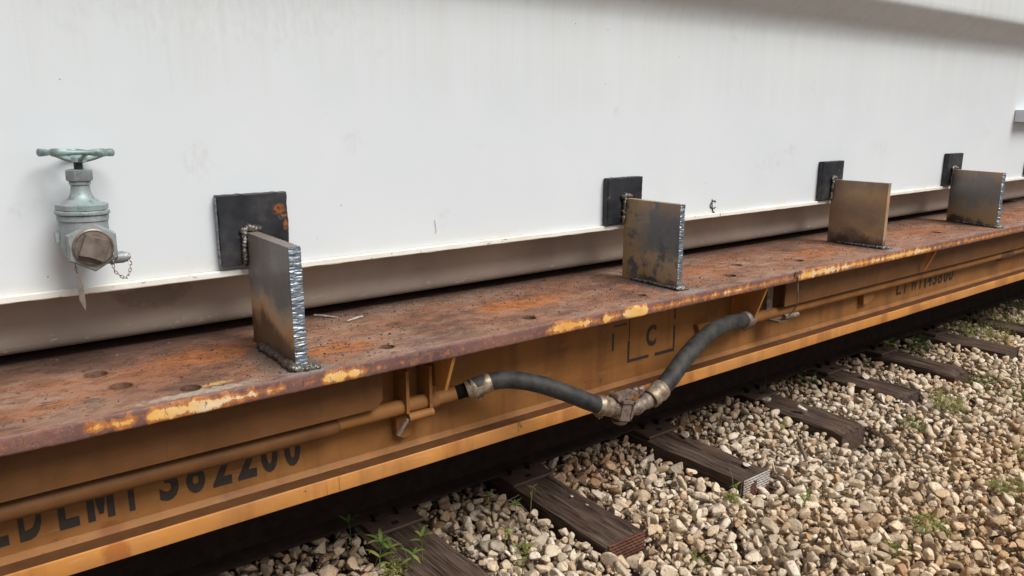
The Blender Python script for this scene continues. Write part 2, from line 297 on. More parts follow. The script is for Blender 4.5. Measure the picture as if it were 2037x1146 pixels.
T = dict(
    tank=mat_tank(), lip=mat_lip(), base=mat_base(), deck=mat_deck(), edge=mat_edge(),
    orange=mat_orange(), skirt=mat_orange('grimy_shaded_orange_paint', .86), web=mat_orange('weathered_shaded_web_paint', .55), flange_top=mat_orange('dusty_brown_orange_paint', .97),  # skirt and web carry the under-deck shade in their paint colour
    g1=mat_scale('first'), g2=mat_scale('second'), g3=mat_scale('third'), g4=mat_scale('fourth'), pad=mat_scale('pad'), padr=mat_scale('pad_rusty'),
    cut=mat_cut(), weld=mat_weld(), wood=mat_wood(), stone=mat_stone(), bronze=mat_bronze(),
    plug=simple('brown_cast_iron_plug', (.27, .22, .185), (.15, .12, .10), .42, .35, 40, .3),
    rubber=simple('black_hose_rubber', (.050, .046, .041), (.014, .014, .014), .62, 0, 22, .5, .35),
    clamp=simple('dirty_galvanised_clamp', (.36, .29, .20), (.13, .09, .06), .45, .4, 45, .4),
    cast=simple('rusty_brown_casting', (.26, .20, .165), (.11, .075, .055), .5, .3, 50, .5),
    rail=simple('dark_rusty_rail_steel', (.030, .019, .015), (.018, .012, .009), .9, 0, 20, .4, .15),
    plate=simple('dark_rusty_plate_steel', (.085, .052, .038), (.05, .032, .025), .6, .1, 18, .4),
    under=simple('sooty_underframe', (.018, .014, .012), (.010, .008, .007), .9, 0, 20, .15, .1),
    ink=simple('black_stencil_paint', (.018, .014, .012), (.035, .022, .014), .6, 0, 60, .1),
    marker=simple('black_paint_marker', (.015, .015, .018), (.03, .03, .03), .5),
    chain=simple('tarnished_steel_chain', (.42, .36, .30), (.20, .16, .13), .35, .7, 90, .2),
    tagm=simple('dull_tan_metal_tag', (.26, .22, .18), (.18, .15, .12), .5, .3, 30, .1),
    dark=simple('black_stem_thread', (.05, .05, .05), None, .5),
    slag=simple('black_welding_slag', (.12, .085, .065), (.045, .033, .027), .55, .2, 90, .5),
    flake=simple('loose_rust_flake', (.20, .10, .06), (.07, .038, .028), .8, 0, 60, .5),
    rod=simple('pale_ash_flux', (.48, .46, .42), (.28, .26, .24), .6, 0, 80, .3),
    netg=simple('galvanised_nail_plate', (.72, .70, .66), (.45, .38, .33), .45, .25, 18, .2),
    netr=simple('rusted_nail_plate', (.24, .10, .07), (.12, .05, .035), .6, .3, 22, .3),
    soil=simple('dark_ballast_fines', (.13, .10, .07), (.07, .055, .04), .9, 0, 30, .5),
    twig=simple('weathered_twig_bark', (.24, .18, .13), (.12, .085, .06), .8, 0, 40, .4),
    drybr=mat_leaf('dry_brown_leaf', (.16, .07, .03), (.25, .13, .06)),
    drytan=mat_leaf('dry_tan_leaf', (.27, .18, .08), (.40, .27, .12)),
    leaf=mat_leaf('fresh_green_leaf', (.07, .13, .025), (.17, .26, .05)),
    leafd=mat_leaf('dark_green_leaf', (.035, .07, .02), (.08, .13, .035)),
    leafy=mat_leaf('yellow_green_leaf', (.17, .19, .05), (.32, .33, .10)),
)

# ------------------------------------------------------------ geometry helpers
class MB:
    def __init__(s): s.v = []; s.f = []; s.mi = []; s.cur = 0
    def add(s, vs_, fs):
        o = len(s.v); s.v += [tuple(q) for q in vs_]; s.f += [tuple(i+o for i in f) for f in fs]; s.mi += [s.cur]*len(fs); return s
    def box(s, x0, x1, y0, y1, z0, z1, mat=None):
        v = [(x, y, z) for x in (x0, x1) for y in (y0, y1) for z in (z0, z1)]
        if mat: v = [mat @ Vector(q) for q in v]
        return s.add(v, [(0, 1, 3, 2), (4, 6, 7, 5), (0, 4, 5, 1), (2, 3, 7, 6), (0, 2, 6, 4), (1, 5, 7, 3)])
    def tube(s, pts, r, seg=12, cap=True, rfun=None):
        pts = [Vector(q) for q in pts]; n = len(pts); rr = r if isinstance(r, (list, tuple)) else [r]*n
        t0 = (pts[1]-pts[0]).normalized(); nrm = t0.orthogonal().normalized(); vs_ = []
        for i in range(n):
            t = (pts[min(i+1, n-1)]-pts[max(i-1, 0)]).normalized()
            nrm = (nrm-t*nrm.dot(t)).normalized(); b = t.cross(nrm)
            for k in range(seg):
                an = 2*PI*k/seg; q = rr[i]*(rfun(i, k) if rfun else 1)
                vs_.append(pts[i]+(nrm*math.cos(an)+b*math.sin(an))*q)
        fs = [(i*seg+k, i*seg+(k+1) % seg, (i+1)*seg+(k+1) % seg, (i+1)*seg+k) for i in range(n-1) for k in range(seg)]
        if cap: fs += [tuple(range(seg-1, -1, -1)), tuple((n-1)*seg+k for k in range(seg))]
        return s.add(vs_, fs)
    def lathe(s, prof, seg=32, mat=None, sides=None):
        """prof: (radius, height) list, axis z; sides: make rings polygonal"""
        vs_ = []
        for r, z in prof:
            for k in range(seg):
                an = 2*PI*k/seg; q = r
                if sides:
                    m_ = 2*PI/sides; q = r*math.cos(m_/2)/math.cos(((an) % m_)-m_/2)
                v = Vector((q*math.cos(an), q*math.sin(an), z)); vs_.append(mat @ v if mat else v)
        n = len(prof)
        fs = [(i*seg+k, i*seg+(k+1) % seg, (i+1)*seg+(k+1) % seg, (i+1)*seg+k) for i in range(n-1) for k in range(seg)]
        fs += [tuple(range(seg-1, -1, -1)), tuple((n-1)*seg+k for k in range(seg))]
        return s.add(vs_, fs)
    def extr(s, poly, axis, a0, a1, mat=None, bev=0.):
        """prism from a 2D outline; axis 0:x 1:y 2:z"""
        def P(u, v, w_):
            q = {0: (w_, u, v), 1: (u, w_, v), 2: (u, v, w_)}[axis]; return mat @ Vector(q) if mat else q
        n = len(poly); c = (sum(q[0] for q in poly)/n, sum(q[1] for q in poly)/n)
        def ins(d):
            o = []
            for u, v in poly:
                L = math.hypot(u-c[0], v-c[1]) or 1; o.append((u-(u-c[0])/L*d, v-(v-c[1])/L*d))
            return o
        rings = [(poly, a0), (poly, a1)] if not bev else [(ins(bev), a0), (poly, a0+math.copysign(bev, a1-a0)), (poly, a1-math.copysign(bev, a1-a0)), (ins(bev), a1)]
        vs_ = [P(u, v, w_) for pl, w_ in rings for u, v in pl]; m_ = len(rings)
        fs = [(i*n+k, i*n+(k+1) % n, (i+1)*n+(k+1) % n, (i+1)*n+k) for i in range(m_-1) for k in range(n)]
        fs += [tuple(range(n-1, -1, -1)), tuple((m_-1)*n+k for k in range(n))]
        return s.add(vs_, fs)
    def blob(s, c, r, sq=(1, 1, 1), jit=.2, sub=1):
        bm = bmesh.new(); bmesh.ops.create_icosphere(bm, subdivisions=sub, radius=1)
        o = Vector([random.uniform(0, 50) for _ in range(3)])
        vs_ = []
        for v in bm.verts:
            q = v.co*(1+jit*2*(mn.noise(v.co*1.7+o))); vs_.append((c[0]+q.x*r*sq[0], c[1]+q.y*r*sq[1], c[2]+q.z*r*sq[2]))
        fs = [[v.index for v in f.verts] for f in bm.faces]; bm.free(); return s.add(vs_, fs)

def wloc(o):
    q = Vector((0, 0, 0))
    while o: q = q+o.location; o = o.parent
    return q
def put(name, mb, mats, parent=None, smooth=None, loc=None, recalc=True):
    """link one mesh object; vertices are given in world space. smooth: None flat, or crease angle in degrees"""
    mats = mats if isinstance(mats, list) else [mats]
    me = bpy.data.meshes.new(name)
    origin = Vector(loc) if loc is not None else (wloc(parent) if parent else Vector((0, 0, 0)))
    me.from_pydata([tuple(Vector(v)-origin) for v in mb.v], [], mb.f)
    for m in mats: me.materials.append(m)
    if len(mats) > 1: me.polygons.foreach_set('material_index', mb.mi)
    if recalc:
        bm = bmesh.new(); bm.from_mesh(me); bmesh.ops.recalc_face_normals(bm, faces=bm.faces); bm.to_mesh(me); bm.free()
    if smooth is not None:
        me.shade_smooth()
        if smooth < 180: me.set_sharp_from_angle(angle=math.radians(smooth))
    o = bpy.data.objects.new(name, me); COL.objects.link(o)
    if parent: o.parent = parent; o.location = origin-wloc(parent)
    else: o.location = origin
    return o
def tag(o, label=None, cat=None, group=None, kind=None):
    if label: o['label'] = label
    if cat: o['category'] = cat
    if group: o['group'] = group
    if kind: o['kind'] = kind
    return o
def thing(name, loc, label, cat, group=None, rz=0):
    o = bpy.data.objects.new(name, None); COL.objects.link(o); o.location = loc; o.empty_display_size = .1
    return tag(o, label, cat, group)
def crom(pts, n=8):
    P = [Vector(q) for q in pts]; P = [P[0]*2-P[1]]+P+[P[-1]*2-P[-2]]; out = []
    for i in range(1, len(P)-2):
        for k in range(n):
            t = k/n; a_, b, c, d = P[i-1:i+3]
            out.append(.5*((2*b)+(c-a_)*t+(2*a_-5*b+4*c-d)*t*t+(3*b-a_-3*c+d)*t**3))
    return out+[P[-2]]
def rag(pts, step, amp, sc=30, seed=0):
    """closed outline resampled and roughened"""
    out = []; n = len(pts)
    for i in range(n):
        a_, b = Vector(pts[i]), Vector(pts[(i+1) % n]); L = (b-a_).length; k = max(1, int(L/step))
        d = (b-a_).normalized(); nr = Vector((d.y, -d.x))
        for j in range(k):
            q = a_.lerp(b, j/k); am = amp*mn.noise(Vector((q.x*sc, q.y*sc, seed)))
            out.append(tuple(q+nr*am))
    return out

# ------------------------------------------------------------ ground and gravel
TIES = [(-.45, 1.74, .21, 0.), (.42, 1.80, .21, .5), (1.225, 1.72, .225, 1.), (1.86, 1.768, .195, -1.2), (2.665, 1.79, .20, .4), (3.48, 1.80, .20, -.6), (4.18, 1.86, .20, 1.), (4.80, 1.86, .19, -1.), (5.52, 1.86, .22, .6), (6.2, 1.84, .2, 0), (6.9, 1.85, .21, -1), (7.6, 1.8, .2, .5), (8.3, 1.82, .2, 0)]
def gz(x, y):
    s_ = min(1, max(0, (1.80-y)/.35)); s_ = s_*s_*(3-2*s_)
    return -.085-.05*s_+.018*mn.noise(Vector((x*1.3, y*1.3, 3)))+.012*mn.noise(Vector((x*4, y*4, 8)))
g = MB(); xs = np.concatenate([[-60, -20, -6, -3], np.arange(-2, 9.01, .25), [11, 16, 30, 80]]); ys = np.concatenate([[-60, -20, -6, -2, -1], np.arange(0, 5.01, .25), [7, 12, 30, 60]])
g.add([(x, y, gz(x, y)-.03) for x in xs for y in ys], [(i*len(ys)+j, (i+1)*len(ys)+j, (i+1)*len(ys)+j+1, i*len(ys)+j+1) for i in range(len(xs)-1) for j in range(len(ys)-1)])
put('ground', g, T['soil'], smooth=180)['kind'] = 'structure'

def stone_proto(sub, n):
    out = []
    for k in range(n):
        bm = bmesh.new(); bmesh.ops.create_icosphere(bm, subdivisions=sub, radius=1)
        V = np.array([v.co[:] for v in bm.verts]); F = np.array([[v.index for v in f.verts] for f in bm.faces]); bm.free()
        for c in range(rng.integers(7, 12)):
            d = rng.normal(size=3); d /= np.linalg.norm(d); h = rng.uniform(.36, .66)
            q = V@d; m = q > h; V[m] -= np.outer(q[m]-h, d)*.94
        o = rng.uniform(0, 50, 3)
        V *= (1+.09*np.array([mn.noise(Vector(v*2.2+o)) for v in V]))[:, None]
        V *= np.array([1.12, rng.uniform(.72, .95), rng.uniform(.55, .82)])
        out.append((V, F))
    return out
PH = stone_proto(3, 14); PL = stone_proto(2, 16); PT = stone_proto(1, 8)
def rotm(n):
    q = rng.normal(size=(n, 4)); q /= np.linalg.norm(q, axis=1)[:, None]; w_, x, y, z = q.T
    return np.stack([1-2*(y*y+z*z), 2*(x*y-w_*z), 2*(x*z+w_*y), 2*(x*y+w_*z), 1-2*(x*x+z*z), 2*(y*z-w_*x), 2*(x*z-w_*y), 2*(y*z+w_*x), 1-2*(x*x+y*y)], 1).reshape(-1, 3, 3)
def flat_rotm(n, tilt=.45):
    a_ = rng.uniform(0, 2*PI, n); R = np.zeros((n, 3, 3)); c, s_ = np.cos(a_), np.sin(a_)
    R[:, 0, 0] = c; R[:, 0, 1] = -s_; R[:, 1, 0] = s_; R[:, 1, 1] = c; R[:, 2, 2] = 1
    tx, ty = rng.normal(0, tilt, n), rng.normal(0, tilt, n)
    X = np.zeros((n, 3, 3)); X[:, 0, 0] = 1; X[:, 1, 1] = np.cos(tx); X[:, 1, 2] = -np.sin(tx); X[:, 2, 1] = np.sin(tx); X[:, 2, 2] = np.cos(tx)
    Y = np.zeros((n, 3, 3)); Y[:, 1, 1] = 1; Y[:, 0, 0] = np.cos(ty); Y[:, 0, 2] = np.sin(ty); Y[:, 2, 0] = -np.sin(ty); Y[:, 2, 2] = np.cos(ty)
    return Y@X@R
def batch(name, pos, rad, R, protos, mat, tint=None):
    VV = []; FF = []; TT = []; off = 0; idx = rng.integers(0, len(protos), len(pos))
    for k, (V, F) in enumerate(protos):
        s_ = np.where(idx == k)[0]
        if not len(s_): continue
        W = np.einsum('nij,vj->nvi', R[s_], V)*rad[s_][:, None, None]+pos[s_][:, None, :]
        VV.append(W.reshape(-1, 3)); FF.append((F[None]+(np.arange(len(s_))*len(V))[:, None, None]+off).reshape(-1, 3)); off += len(s_)*len(V)
        TT.append(np.repeat((tint if tint is not None else rng.uniform(0, 1, len(pos)))[s_], len(F)))
    return np.concatenate(VV), np.concatenate(FF), np.concatenate(TT)
def mesh_np(name, parts, mat):
    off = 0; V = []; F = []; Tn = []
    for v, f, t in parts: V.append(v); F.append(f+off); Tn.append(t); off += len(v)
    V = np.concatenate(V).astype(np.float32); F = np.concatenate(F).astype(np.int32); Tn = np.concatenate(Tn).astype(np.float32)
    me = bpy.data.meshes.new(name); me.vertices.add(len(V)); me.vertices.foreach_set('co', V.ravel())
    me.loops.add(F.size); me.loops.foreach_set('vertex_index', F.ravel())
    me.polygons.add(len(F)); me.polygons.foreach_set('loop_start', np.arange(0, F.size, 3, dtype=np.int32))
    me.polygons.foreach_set('use_smooth', np.zeros(len(F), dtype=bool)) if False else None
    me.update(calc_edges=True)
    at = me.attributes.new('tint', 'FLOAT', 'FACE'); at.data.foreach_set('value', Tn); me.materials.append(mat)
    o = bpy.data.objects.new(name, me); COL.objects.link(o); return o

CELL = .01; X0, X1, Y0, Y1 = .1, 8.6, .35, 2.95
HX, HY = int((X1-X0)/CELL), int((Y1-Y0)/CELL)
gx = X0+(np.arange(HX)+.5)*CELL; gy = Y0+(np.arange(HY)+.5)*CELL
GX, GY = np.meshgrid(gx, gy, indexing='ij')
sm = np.clip((1.80-GY)/.35, 0, 1); sm = sm*sm*(3-2*sm)
LV = -.10-.05*sm+.015*np.sin(GX*2.1+GY*3)+.012*np.sin(GX*5.3-GY*4.1)
# ballast piled against the ties, lower at some of the tie ends
TM = np.zeros((HX, HY), bool)
for (tx, ty, tw, tr) in TIES:
    TM |= (np.abs(GX-tx) < tw/2+.004) & (GY > ty-.004)
for (tx, ty, tw, tr) in TIES:
    LV -= (.085 if abs(tx-3.48) < .1 else .055)*np.clip(1-np.abs(GX-tx)/(tw*.75), 0, 1)**.5*np.clip(1-np.abs(GY-ty+.03)/.13, 0, 1)**.5
H = LV.copy(); H[TM] = .0
def in_view(x, y):
    a_ = np.arctan2(y, x); d = np.hypot(x, y)
    return (a_ > math.radians(10)) & (a_ < math.radians(100)) & (d > .9)
n0 = 76000
px = rng.uniform(X0+.05, X1-.05, n0); py = rng.uniform(Y0+.05, Y1-.05, n0)
keep = in_view(px, py) & (py < 2.8) & ((py > .62) | (px > 2.5)) & (py > .95-.1*px) & (px*.30+.2 < py*1.0+3.2)
keep &= (px < 6.4) | (rng.uniform(size=n0) < .6)
px, py = px[keep], py[keep]; ns = len(px)
rad = np.clip(rng.lognormal(math.log(.0195), .36, ns), .009, .038)
pz = np.full(ns, np.nan); top = np.zeros(ns, bool)
dk = [(i, j) for i in range(-4, 5) for j in range(-4, 5)]
for i in range(ns):
    r = rad[i]; ci, cj = int((px[i]-X0)/CELL), int((py[i]-Y0)/CELL); k = max(1, int(r/CELL))
    a0, a1, b0, b1 = max(0, ci-k), min(HX, ci+k+1), max(0, cj-k), min(HY, cj+k+1)
    if TM[a0:a1, b0:b1].any() : continue
    pt = H[a0:a1, b0:b1]; lim = LV[ci, cj]+.072
    h = np.sort(pt.ravel())[int(pt.size*.70)]
    if h > lim: continue
    z = h+r*.42; pz[i] = z
    dx = (gx[a0:a1]-px[i])[:, None]; dy = (gy[b0:b1]-py[i])[None]
    dd = np.clip(1-(dx*dx+dy*dy)/(r*r), 0, 1)
    H[a0:a1, b0:b1] = np.maximum(pt, np.where(dd > 0, z+r*.62*np.sqrt(dd), -9))
ok = ~np.isnan(pz); px, py, pz, rad = px[ok], py[ok], pz[ok], rad[ok]; ns = len(px)
pos = np.stack([px, py, pz], 1); R = flat_rotm(ns, .5)
hi = np.array([H[int((x-X0)/CELL), int((y-Y0)/CELL)] for x, y in zip(px, py)])
vis = hi < pz+rad*.95
near = (np.hypot(px, py) < 3.6) & vis & (rad > .015)
tint = rng.uniform(0, 1, ns)
nf = 26000; fxs, fys = rng.uniform(.9, 6.2, nf), rng.uniform(.75, 2.42, nf); fr_ = rng.uniform(.003, .008, nf)
fi = ((fxs-X0)/CELL).astype(int); fj = ((fys-Y0)/CELL).astype(int); okf = ~TM[fi, fj] & (fys > .95-.1*fxs) & in_view(fxs, fys)
fxs, fys, fr_, fi, fj = fxs[okf], fys[okf], fr_[okf], fi[okf], fj[okf]
lowh = np.minimum(H[fi, fj], LV[fi, fj]+.05); fpos = np.stack([fxs, fys, lowh-.004], 1); print('fines', len(fxs))
nh = near.nonzero()[0][:3400]; nearm = np.zeros(ns, bool); nearm[nh] = True
print('stones', ns, 'hi', nearm.sum())
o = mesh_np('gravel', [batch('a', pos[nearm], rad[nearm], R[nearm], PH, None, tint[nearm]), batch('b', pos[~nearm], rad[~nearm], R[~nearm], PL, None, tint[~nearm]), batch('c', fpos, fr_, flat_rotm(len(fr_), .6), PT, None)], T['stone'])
tag(o, 'cream and tan crushed limestone ballast beside the track', 'gravel', kind='stuff')

# ------------------------------------------------------------ ties, rails, plates
LAB = {0: 'dark wooden railway tie in the black shade left of all others', 1: 'dark wooden tie mostly hidden beneath the flatcar at the far left',
       2: 'dark wooden railway tie at the bottom with green weeds growing over its left side', 3: 'reddish brown tie with rusty perforated nail plate on its end',
       4: 'dark split tie with bright silver and rust nail plate on its end', 5: 'black weathered tie with bare end and one pale stone halfway along it',
       6: 'gray-brown cracked tie with crumbling end, next beyond the black bare-ended tie', 7: 'narrow brown tie half sunk in gravel behind a tall green weed',
       8: 'flat gray tie far along the track with blue-gray frayed end', 9: 'shaded gray tie at the right edge beyond the frayed-end tie'}
def make_tie(i, tx, ty, tw, rot):
    L = 2.6; th = .17; prof = []
    for k in range(15): prof.append((-tw/2+tw*k/14, 0., 'v'))
    side = [(tw/2, -th*k/7, 'h') for k in range(1, 8)]
    prof = prof+side+[(-tw/2, -th*k/7, 'h') for k in range(7, 0, -1)]
    n = len(prof); colr = [random.uniform(-1, 1) for _ in prof]; crack = 4+i*5 % 8
    yl = [0, .004]+[k*.02 for k in range(1, 50)]+[1.2, 1.6, 2.0, 2.6]
    m = MB(); vs_ = []
    for y in yl:
        fade = min(1, y/.03+.35)
        for k, (u, z, kd) in enumerate(prof):
            d = colr[k]*.0052*(.5+.8*abs(mn.noise(Vector((k*.7, y*2.5, i*3.1)))))+.007*mn.noise(Vector((u*20, y*7, i*7.3)))
            if kd == 'v' and abs(k-crack) < 1 and .02 < y: d -= .022*(1-min(1, abs(mn.noise(Vector((y*1.2, i, 0))))*2.2))
            uu, zz = u, z
            if kd == 'v':
                zz += d-(.013*(abs(u)/(tw/2))**6)
                if i in (5, 6, 7): zz -= .02*max(0, (.05-y)/.05)*random.uniform(.2, 1)
            else: uu += math.copysign(d, u)
            ye = y+((.012*mn.noise(Vector((u*30, z*30, i)))+.006) if y < .003 and i not in (3, 4) else 0)
            vs_.append((uu, ye, zz))
    m.add(vs_, [(a_*n+k, a_*n+(k+1) % n, (a_+1)*n+(k+1) % n, (a_+1)*n+k) for a_ in range(len(yl)-1) for k in range(n)])
    m.add(vs_[:n], [tuple(range(n-1, -1, -1))])
    plate = i in (3, 4)
    root = None
    lab = LAB.get(i) or ['first', 'second', 'third'][i-10]+' dark tie beyond the shaded gray tie, under the far end of the flatcar'
    t = thing('railway_tie', (tx, ty, 0), lab, 'railway tie', 'wooden ties under the flatcar'); t.rotation_euler.z = math.radians(rot)
    o = put('timber', m, T['wood'], smooth=50); o.parent = t
    if plate:
        gm = [MB(), MB()]; rows = 10 if i == 4 else 9; w2 = tw/2-.008; hgt = .115
        for r_ in range(rows+1):
            z = -.006-r_*hgt/rows
            for s_ in range(8):
                x0 = -w2+s_*2*w2/8; x1 = x0+2*w2/8
                rust = (mn.noise(Vector((x0*14, z*18, i*2.)))+(.45 if i == 3 else -.08)-(z+.05)*(3 if i == 3 else 8)-(x0*3 if i == 3 else 0)) > .12
                gm[rust].box(x0, x1, -.009, -.005, z-.0022, z+.0022)
                if r_ < rows:
                    xo = x0+(2*w2/16 if r_ % 2 else 0)
                    gm[rust].box(xo, xo+.0035, -.0087, -.0053, z-hgt/rows+.0024, z-.0024)
        for k in (0, 1):
            if gm[k].v:
                e = put('nail_plate', gm[k], [T['netg'], T['netr']][k]); e.parent = t; e['label'] = ['bright galvanised part of perforated end plate', 'rusted part of perforated end plate'][k]
    return t
for i, q in enumerate(TIES): make_tie(i, *q)

RY = 2.475
rp = [(-.07, 0), (.07, 0), (.07, .012), (.02, .027), (.009, .045), (.009, .125), (.036, .135), (.036, .165), (.028, .172), (-.028, .172), (-.036, .165), (-.036, .135), (-.009, .125), (-.009, .045), (-.02, .027), (-.07, .012)]
for k, (ry, lab) in enumerate([(RY, 'near rusty steel rail in the dark below the flatcar side'), (RY+1.51, 'far steel rail hidden in the dark on the other side of the track')]):
    m = MB().extr([(ry+u, z+.016) for u, z in rp], 0, -6, 14)
    o = put('rail', m, T['rail'], loc=(4, ry, 0)); tag(o, lab, 'rail', 'rails of the track')
PLAB = ['tie plate with spike on the weedy bottom tie', 'rusty tie plate with spike on the tie with the rusty nail plate', 'rusty tie plate on the tie with the silver nail plate', 'tie plate on the black bare-ended tie', 'tie plate on the gray-brown cracked tie']
for k, (tx, ty, tw, tr) in enumerate(TIES[1:10]):
    lab = 'tie plate lost in the dark on the leftmost tie in sight' if k == 0 else (PLAB[k-1] if k < 6 else ['tie plate on the narrow half sunk tie', 'tie plate on the flat gray tie', 'tie plate on the shaded tie at the right edge'][k-6])
    t = thing('tie_plate', (tx, RY, 0), lab, 'tie plate', 'rusty plates between rail and ties')
    w2 = .105
    m = MB().extr([(tx-w2, RY-.17), (tx+w2, RY-.17), (tx+w2, RY+.15), (tx-w2, RY+.15)], 2, .003, .0155, bev=.002)
    put('plate', m, T['plate'], t)
    for sx in (-.05, .045):
        s_ = MB().box(tx+sx-.008, tx+sx+.008, RY-.092, RY-.076, .012, .03).box(tx+sx-.013, tx+sx+.013, RY-.1, RY-.066, .03, .042)
        put('spike', s_, T['rail'], t)
    hs_ = MB().box(tx-.012, tx+.012, RY-.145, RY-.125, .0157, .0185); put('spike', hs_, T['under'], t)

# ------------------------------------------------------------ the flatcar
XA, XB = -4.5, 13.
car = thing('flatcar', (4.2, 3.2, .35), 'orange railway flatcar with rusted steel deck, side sill lettering and brake pipe', 'flatcar')
def c_put(name, mb, mat, parent=None, smooth=None): return put(name, mb, mat, parent or car, smooth)
# deck top with bolt holes cut in it
def edge_y(x): return 1.80+.0035*mn.noise(Vector((x*9, 0, 0)))+.0030*mn.noise(Vector((x*38, 5, 0)))+.0018*mn.noise(Vector((x*110, 9, 0)))+.004*max(0, mn.noise(Vector((x*3.1, 9, 4)))-.25)*2
def edge_z(x): return .855-.002*max(0, mn.noise(Vector((x*25, 2, 7))))-.003*max(0, mn.noise(Vector((x*8, 2, 1)))-.2)
ex = list(np.arange(XA, -.5, .15))+list(np.arange(-.5, 3.2, .008))+list(np.arange(3.2, 7.5, .02))+list(np.arange(7.5, XB+.01, .15))
bm = bmesh.new(); fr = [bm.verts.new((x, edge_y(x)+.004, .855)) for x in ex]
bk = [bm.verts.new((XB, 4.6, .855)), bm.verts.new((XA, 4.6, .855))]; lp = fr+bk
E_ = [bm.edges.new((lp[i], lp[(i+1) % len(lp)])) for i in range(len(lp))]
rings = []
for hx, hy, hr in HOLES:
    ring = [bm.verts.new((hx+hr*(1+.06*mn.noise(Vector((k, hx, 1))))*math.cos(2*PI*k/20), hy+hr*math.sin(2*PI*k/20), .855)) for k in range(20)]; rings.append((ring, hx, hy, hr))
    E_ += [bm.edges.new((ring[k], ring[(k+1) % 20])) for k in range(20)]
bmesh.ops.triangle_fill(bm, use_beauty=True, edges=E_, normal=(0, 0, 1))
for ring, hx, hy, hr in rings:
    lo = [bm.verts.new((hx+(v.co.x-hx)*.9, hy+(v.co.y-hy)*.9, .822)) for v in ring]
    for k in range(20): bm.faces.new((ring[k], ring[(k+1) % 20], lo[(k+1) % 20], lo[k]))
    bm.faces.new(lo)
bmesh.ops.recalc_face_normals(bm, faces=bm.faces)
if sum(f.normal.z for f in bm.faces) < 0: bmesh.ops.reverse_faces(bm, faces=bm.faces)
dm = MB(); dm.v = [tuple(v.co) for v in bm.verts]; bm.verts.index_update(); dm.f = [tuple(v.index for v in f.verts) for f in bm.faces]; dm.mi = [0]*len(dm.f); bm.free()
dk_ = c_put('deck_plate', dm, T['deck'])
m = MB(); zs = [.855, .8545, .852, .846, .838, .828, .818, .8135, .812]; offs = [.004, .0022, .0008, 0, .0003, 0, .0005, .0015, .004]; n = len(zs)
vs_ = []
for x in ex:
    ez = edge_z(x)-.855
    for k, z in enumerate(zs):
        vs_.append((x, edge_y(x)+offs[k]+(.0012*mn.noise(Vector((x*60, z*90, 3))) if 0 < k < n-1 else 0)+(-ez*.6 if 1 <= k <= 2 else 0), z+(ez if 1 <= k <= 3 else 0)))
m.add(vs_, [(i*n+k, i*n+k+1, (i+1)*n+k+1, (i+1)*n+k) for i in range(len(ex)-1) for k in range(n-1)])
c_put('deck_edge', m, T['edge'], smooth=60)
c_put('deck_underside', MB().add([(XA, 1.806, .812), (XB, 1.806, .812), (XB, 4.6, .812), (XA, 4.6, .812)], [(0, 1, 2, 3)]), T['orange'])
WY = 1.984
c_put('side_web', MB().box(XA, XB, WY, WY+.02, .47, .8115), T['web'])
XGL, XGR = 1.162, 2.684
# skirt plates hanging below the deck rim, left and right of the hose bay
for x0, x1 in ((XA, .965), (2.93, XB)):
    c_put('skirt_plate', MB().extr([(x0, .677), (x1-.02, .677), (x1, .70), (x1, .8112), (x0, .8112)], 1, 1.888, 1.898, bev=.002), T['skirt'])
# triangular stiffeners
for xg in (-.35, XGL, XGR, 4.15, 5.7, 7.2):
    lo = .692 if abs(xg-XGL) < .1 else .672
    c_put('stiffener', MB().extr([(1.812, .811), (WY-.001, .811), (WY-.001, lo-.01), (1.915, lo-.003), (1.862, lo)] if xg in (XGL, XGR) else [(1.812, .811), (1.861, .811), (1.861, .70)], 0, xg-.006, xg+.006, bev=.0015), T['orange'])
# bottom flange: dusty top, painted rim, weld fillet
FY = 1.922
m = MB(); m.cur = 0
fx = list(np.arange(XA, XB+.01, .06)); fp = [(WY-.001, .503), (WY-.007, .494), (WY-.012, .487), (FY+.002, .487)]
def fl(x): return .0012*mn.noise(Vector((x*2.4, 1, 1)))
fv = [(x, y, z) for x in fx for y, z in fp]
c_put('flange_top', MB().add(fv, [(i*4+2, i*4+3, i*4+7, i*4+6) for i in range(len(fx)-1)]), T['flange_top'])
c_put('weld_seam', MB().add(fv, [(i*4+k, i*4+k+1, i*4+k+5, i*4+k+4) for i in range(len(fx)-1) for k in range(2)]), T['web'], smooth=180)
rim = [(FY+.003, .4872), (FY+.0008, .4855), (FY, .4825), (FY, .4425), (FY+.0008, .4395), (FY+.003, .438), (WY+.25, .438)]
nr = len(rim)
c_put('bottom_flange', MB().add([(x, y+fl(x), z+fl(x)*.7) for x in fx for y, z in rim], [(i*nr+k, i*nr+k+1, (i+1)*nr+k+1, (i+1)*nr+k) for i in range(len(fx)-1) for k in range(nr-1)]), T['orange'], smooth=40)
c_put('underframe', MB().box(XA, XB, WY+.021, 4.44, .45, .81).box(XA+.1, XB-.1, 2.8, 3.6, .20, .449).box(XA, XB, 4.441, 4.46, .36, .8112), T['under'])
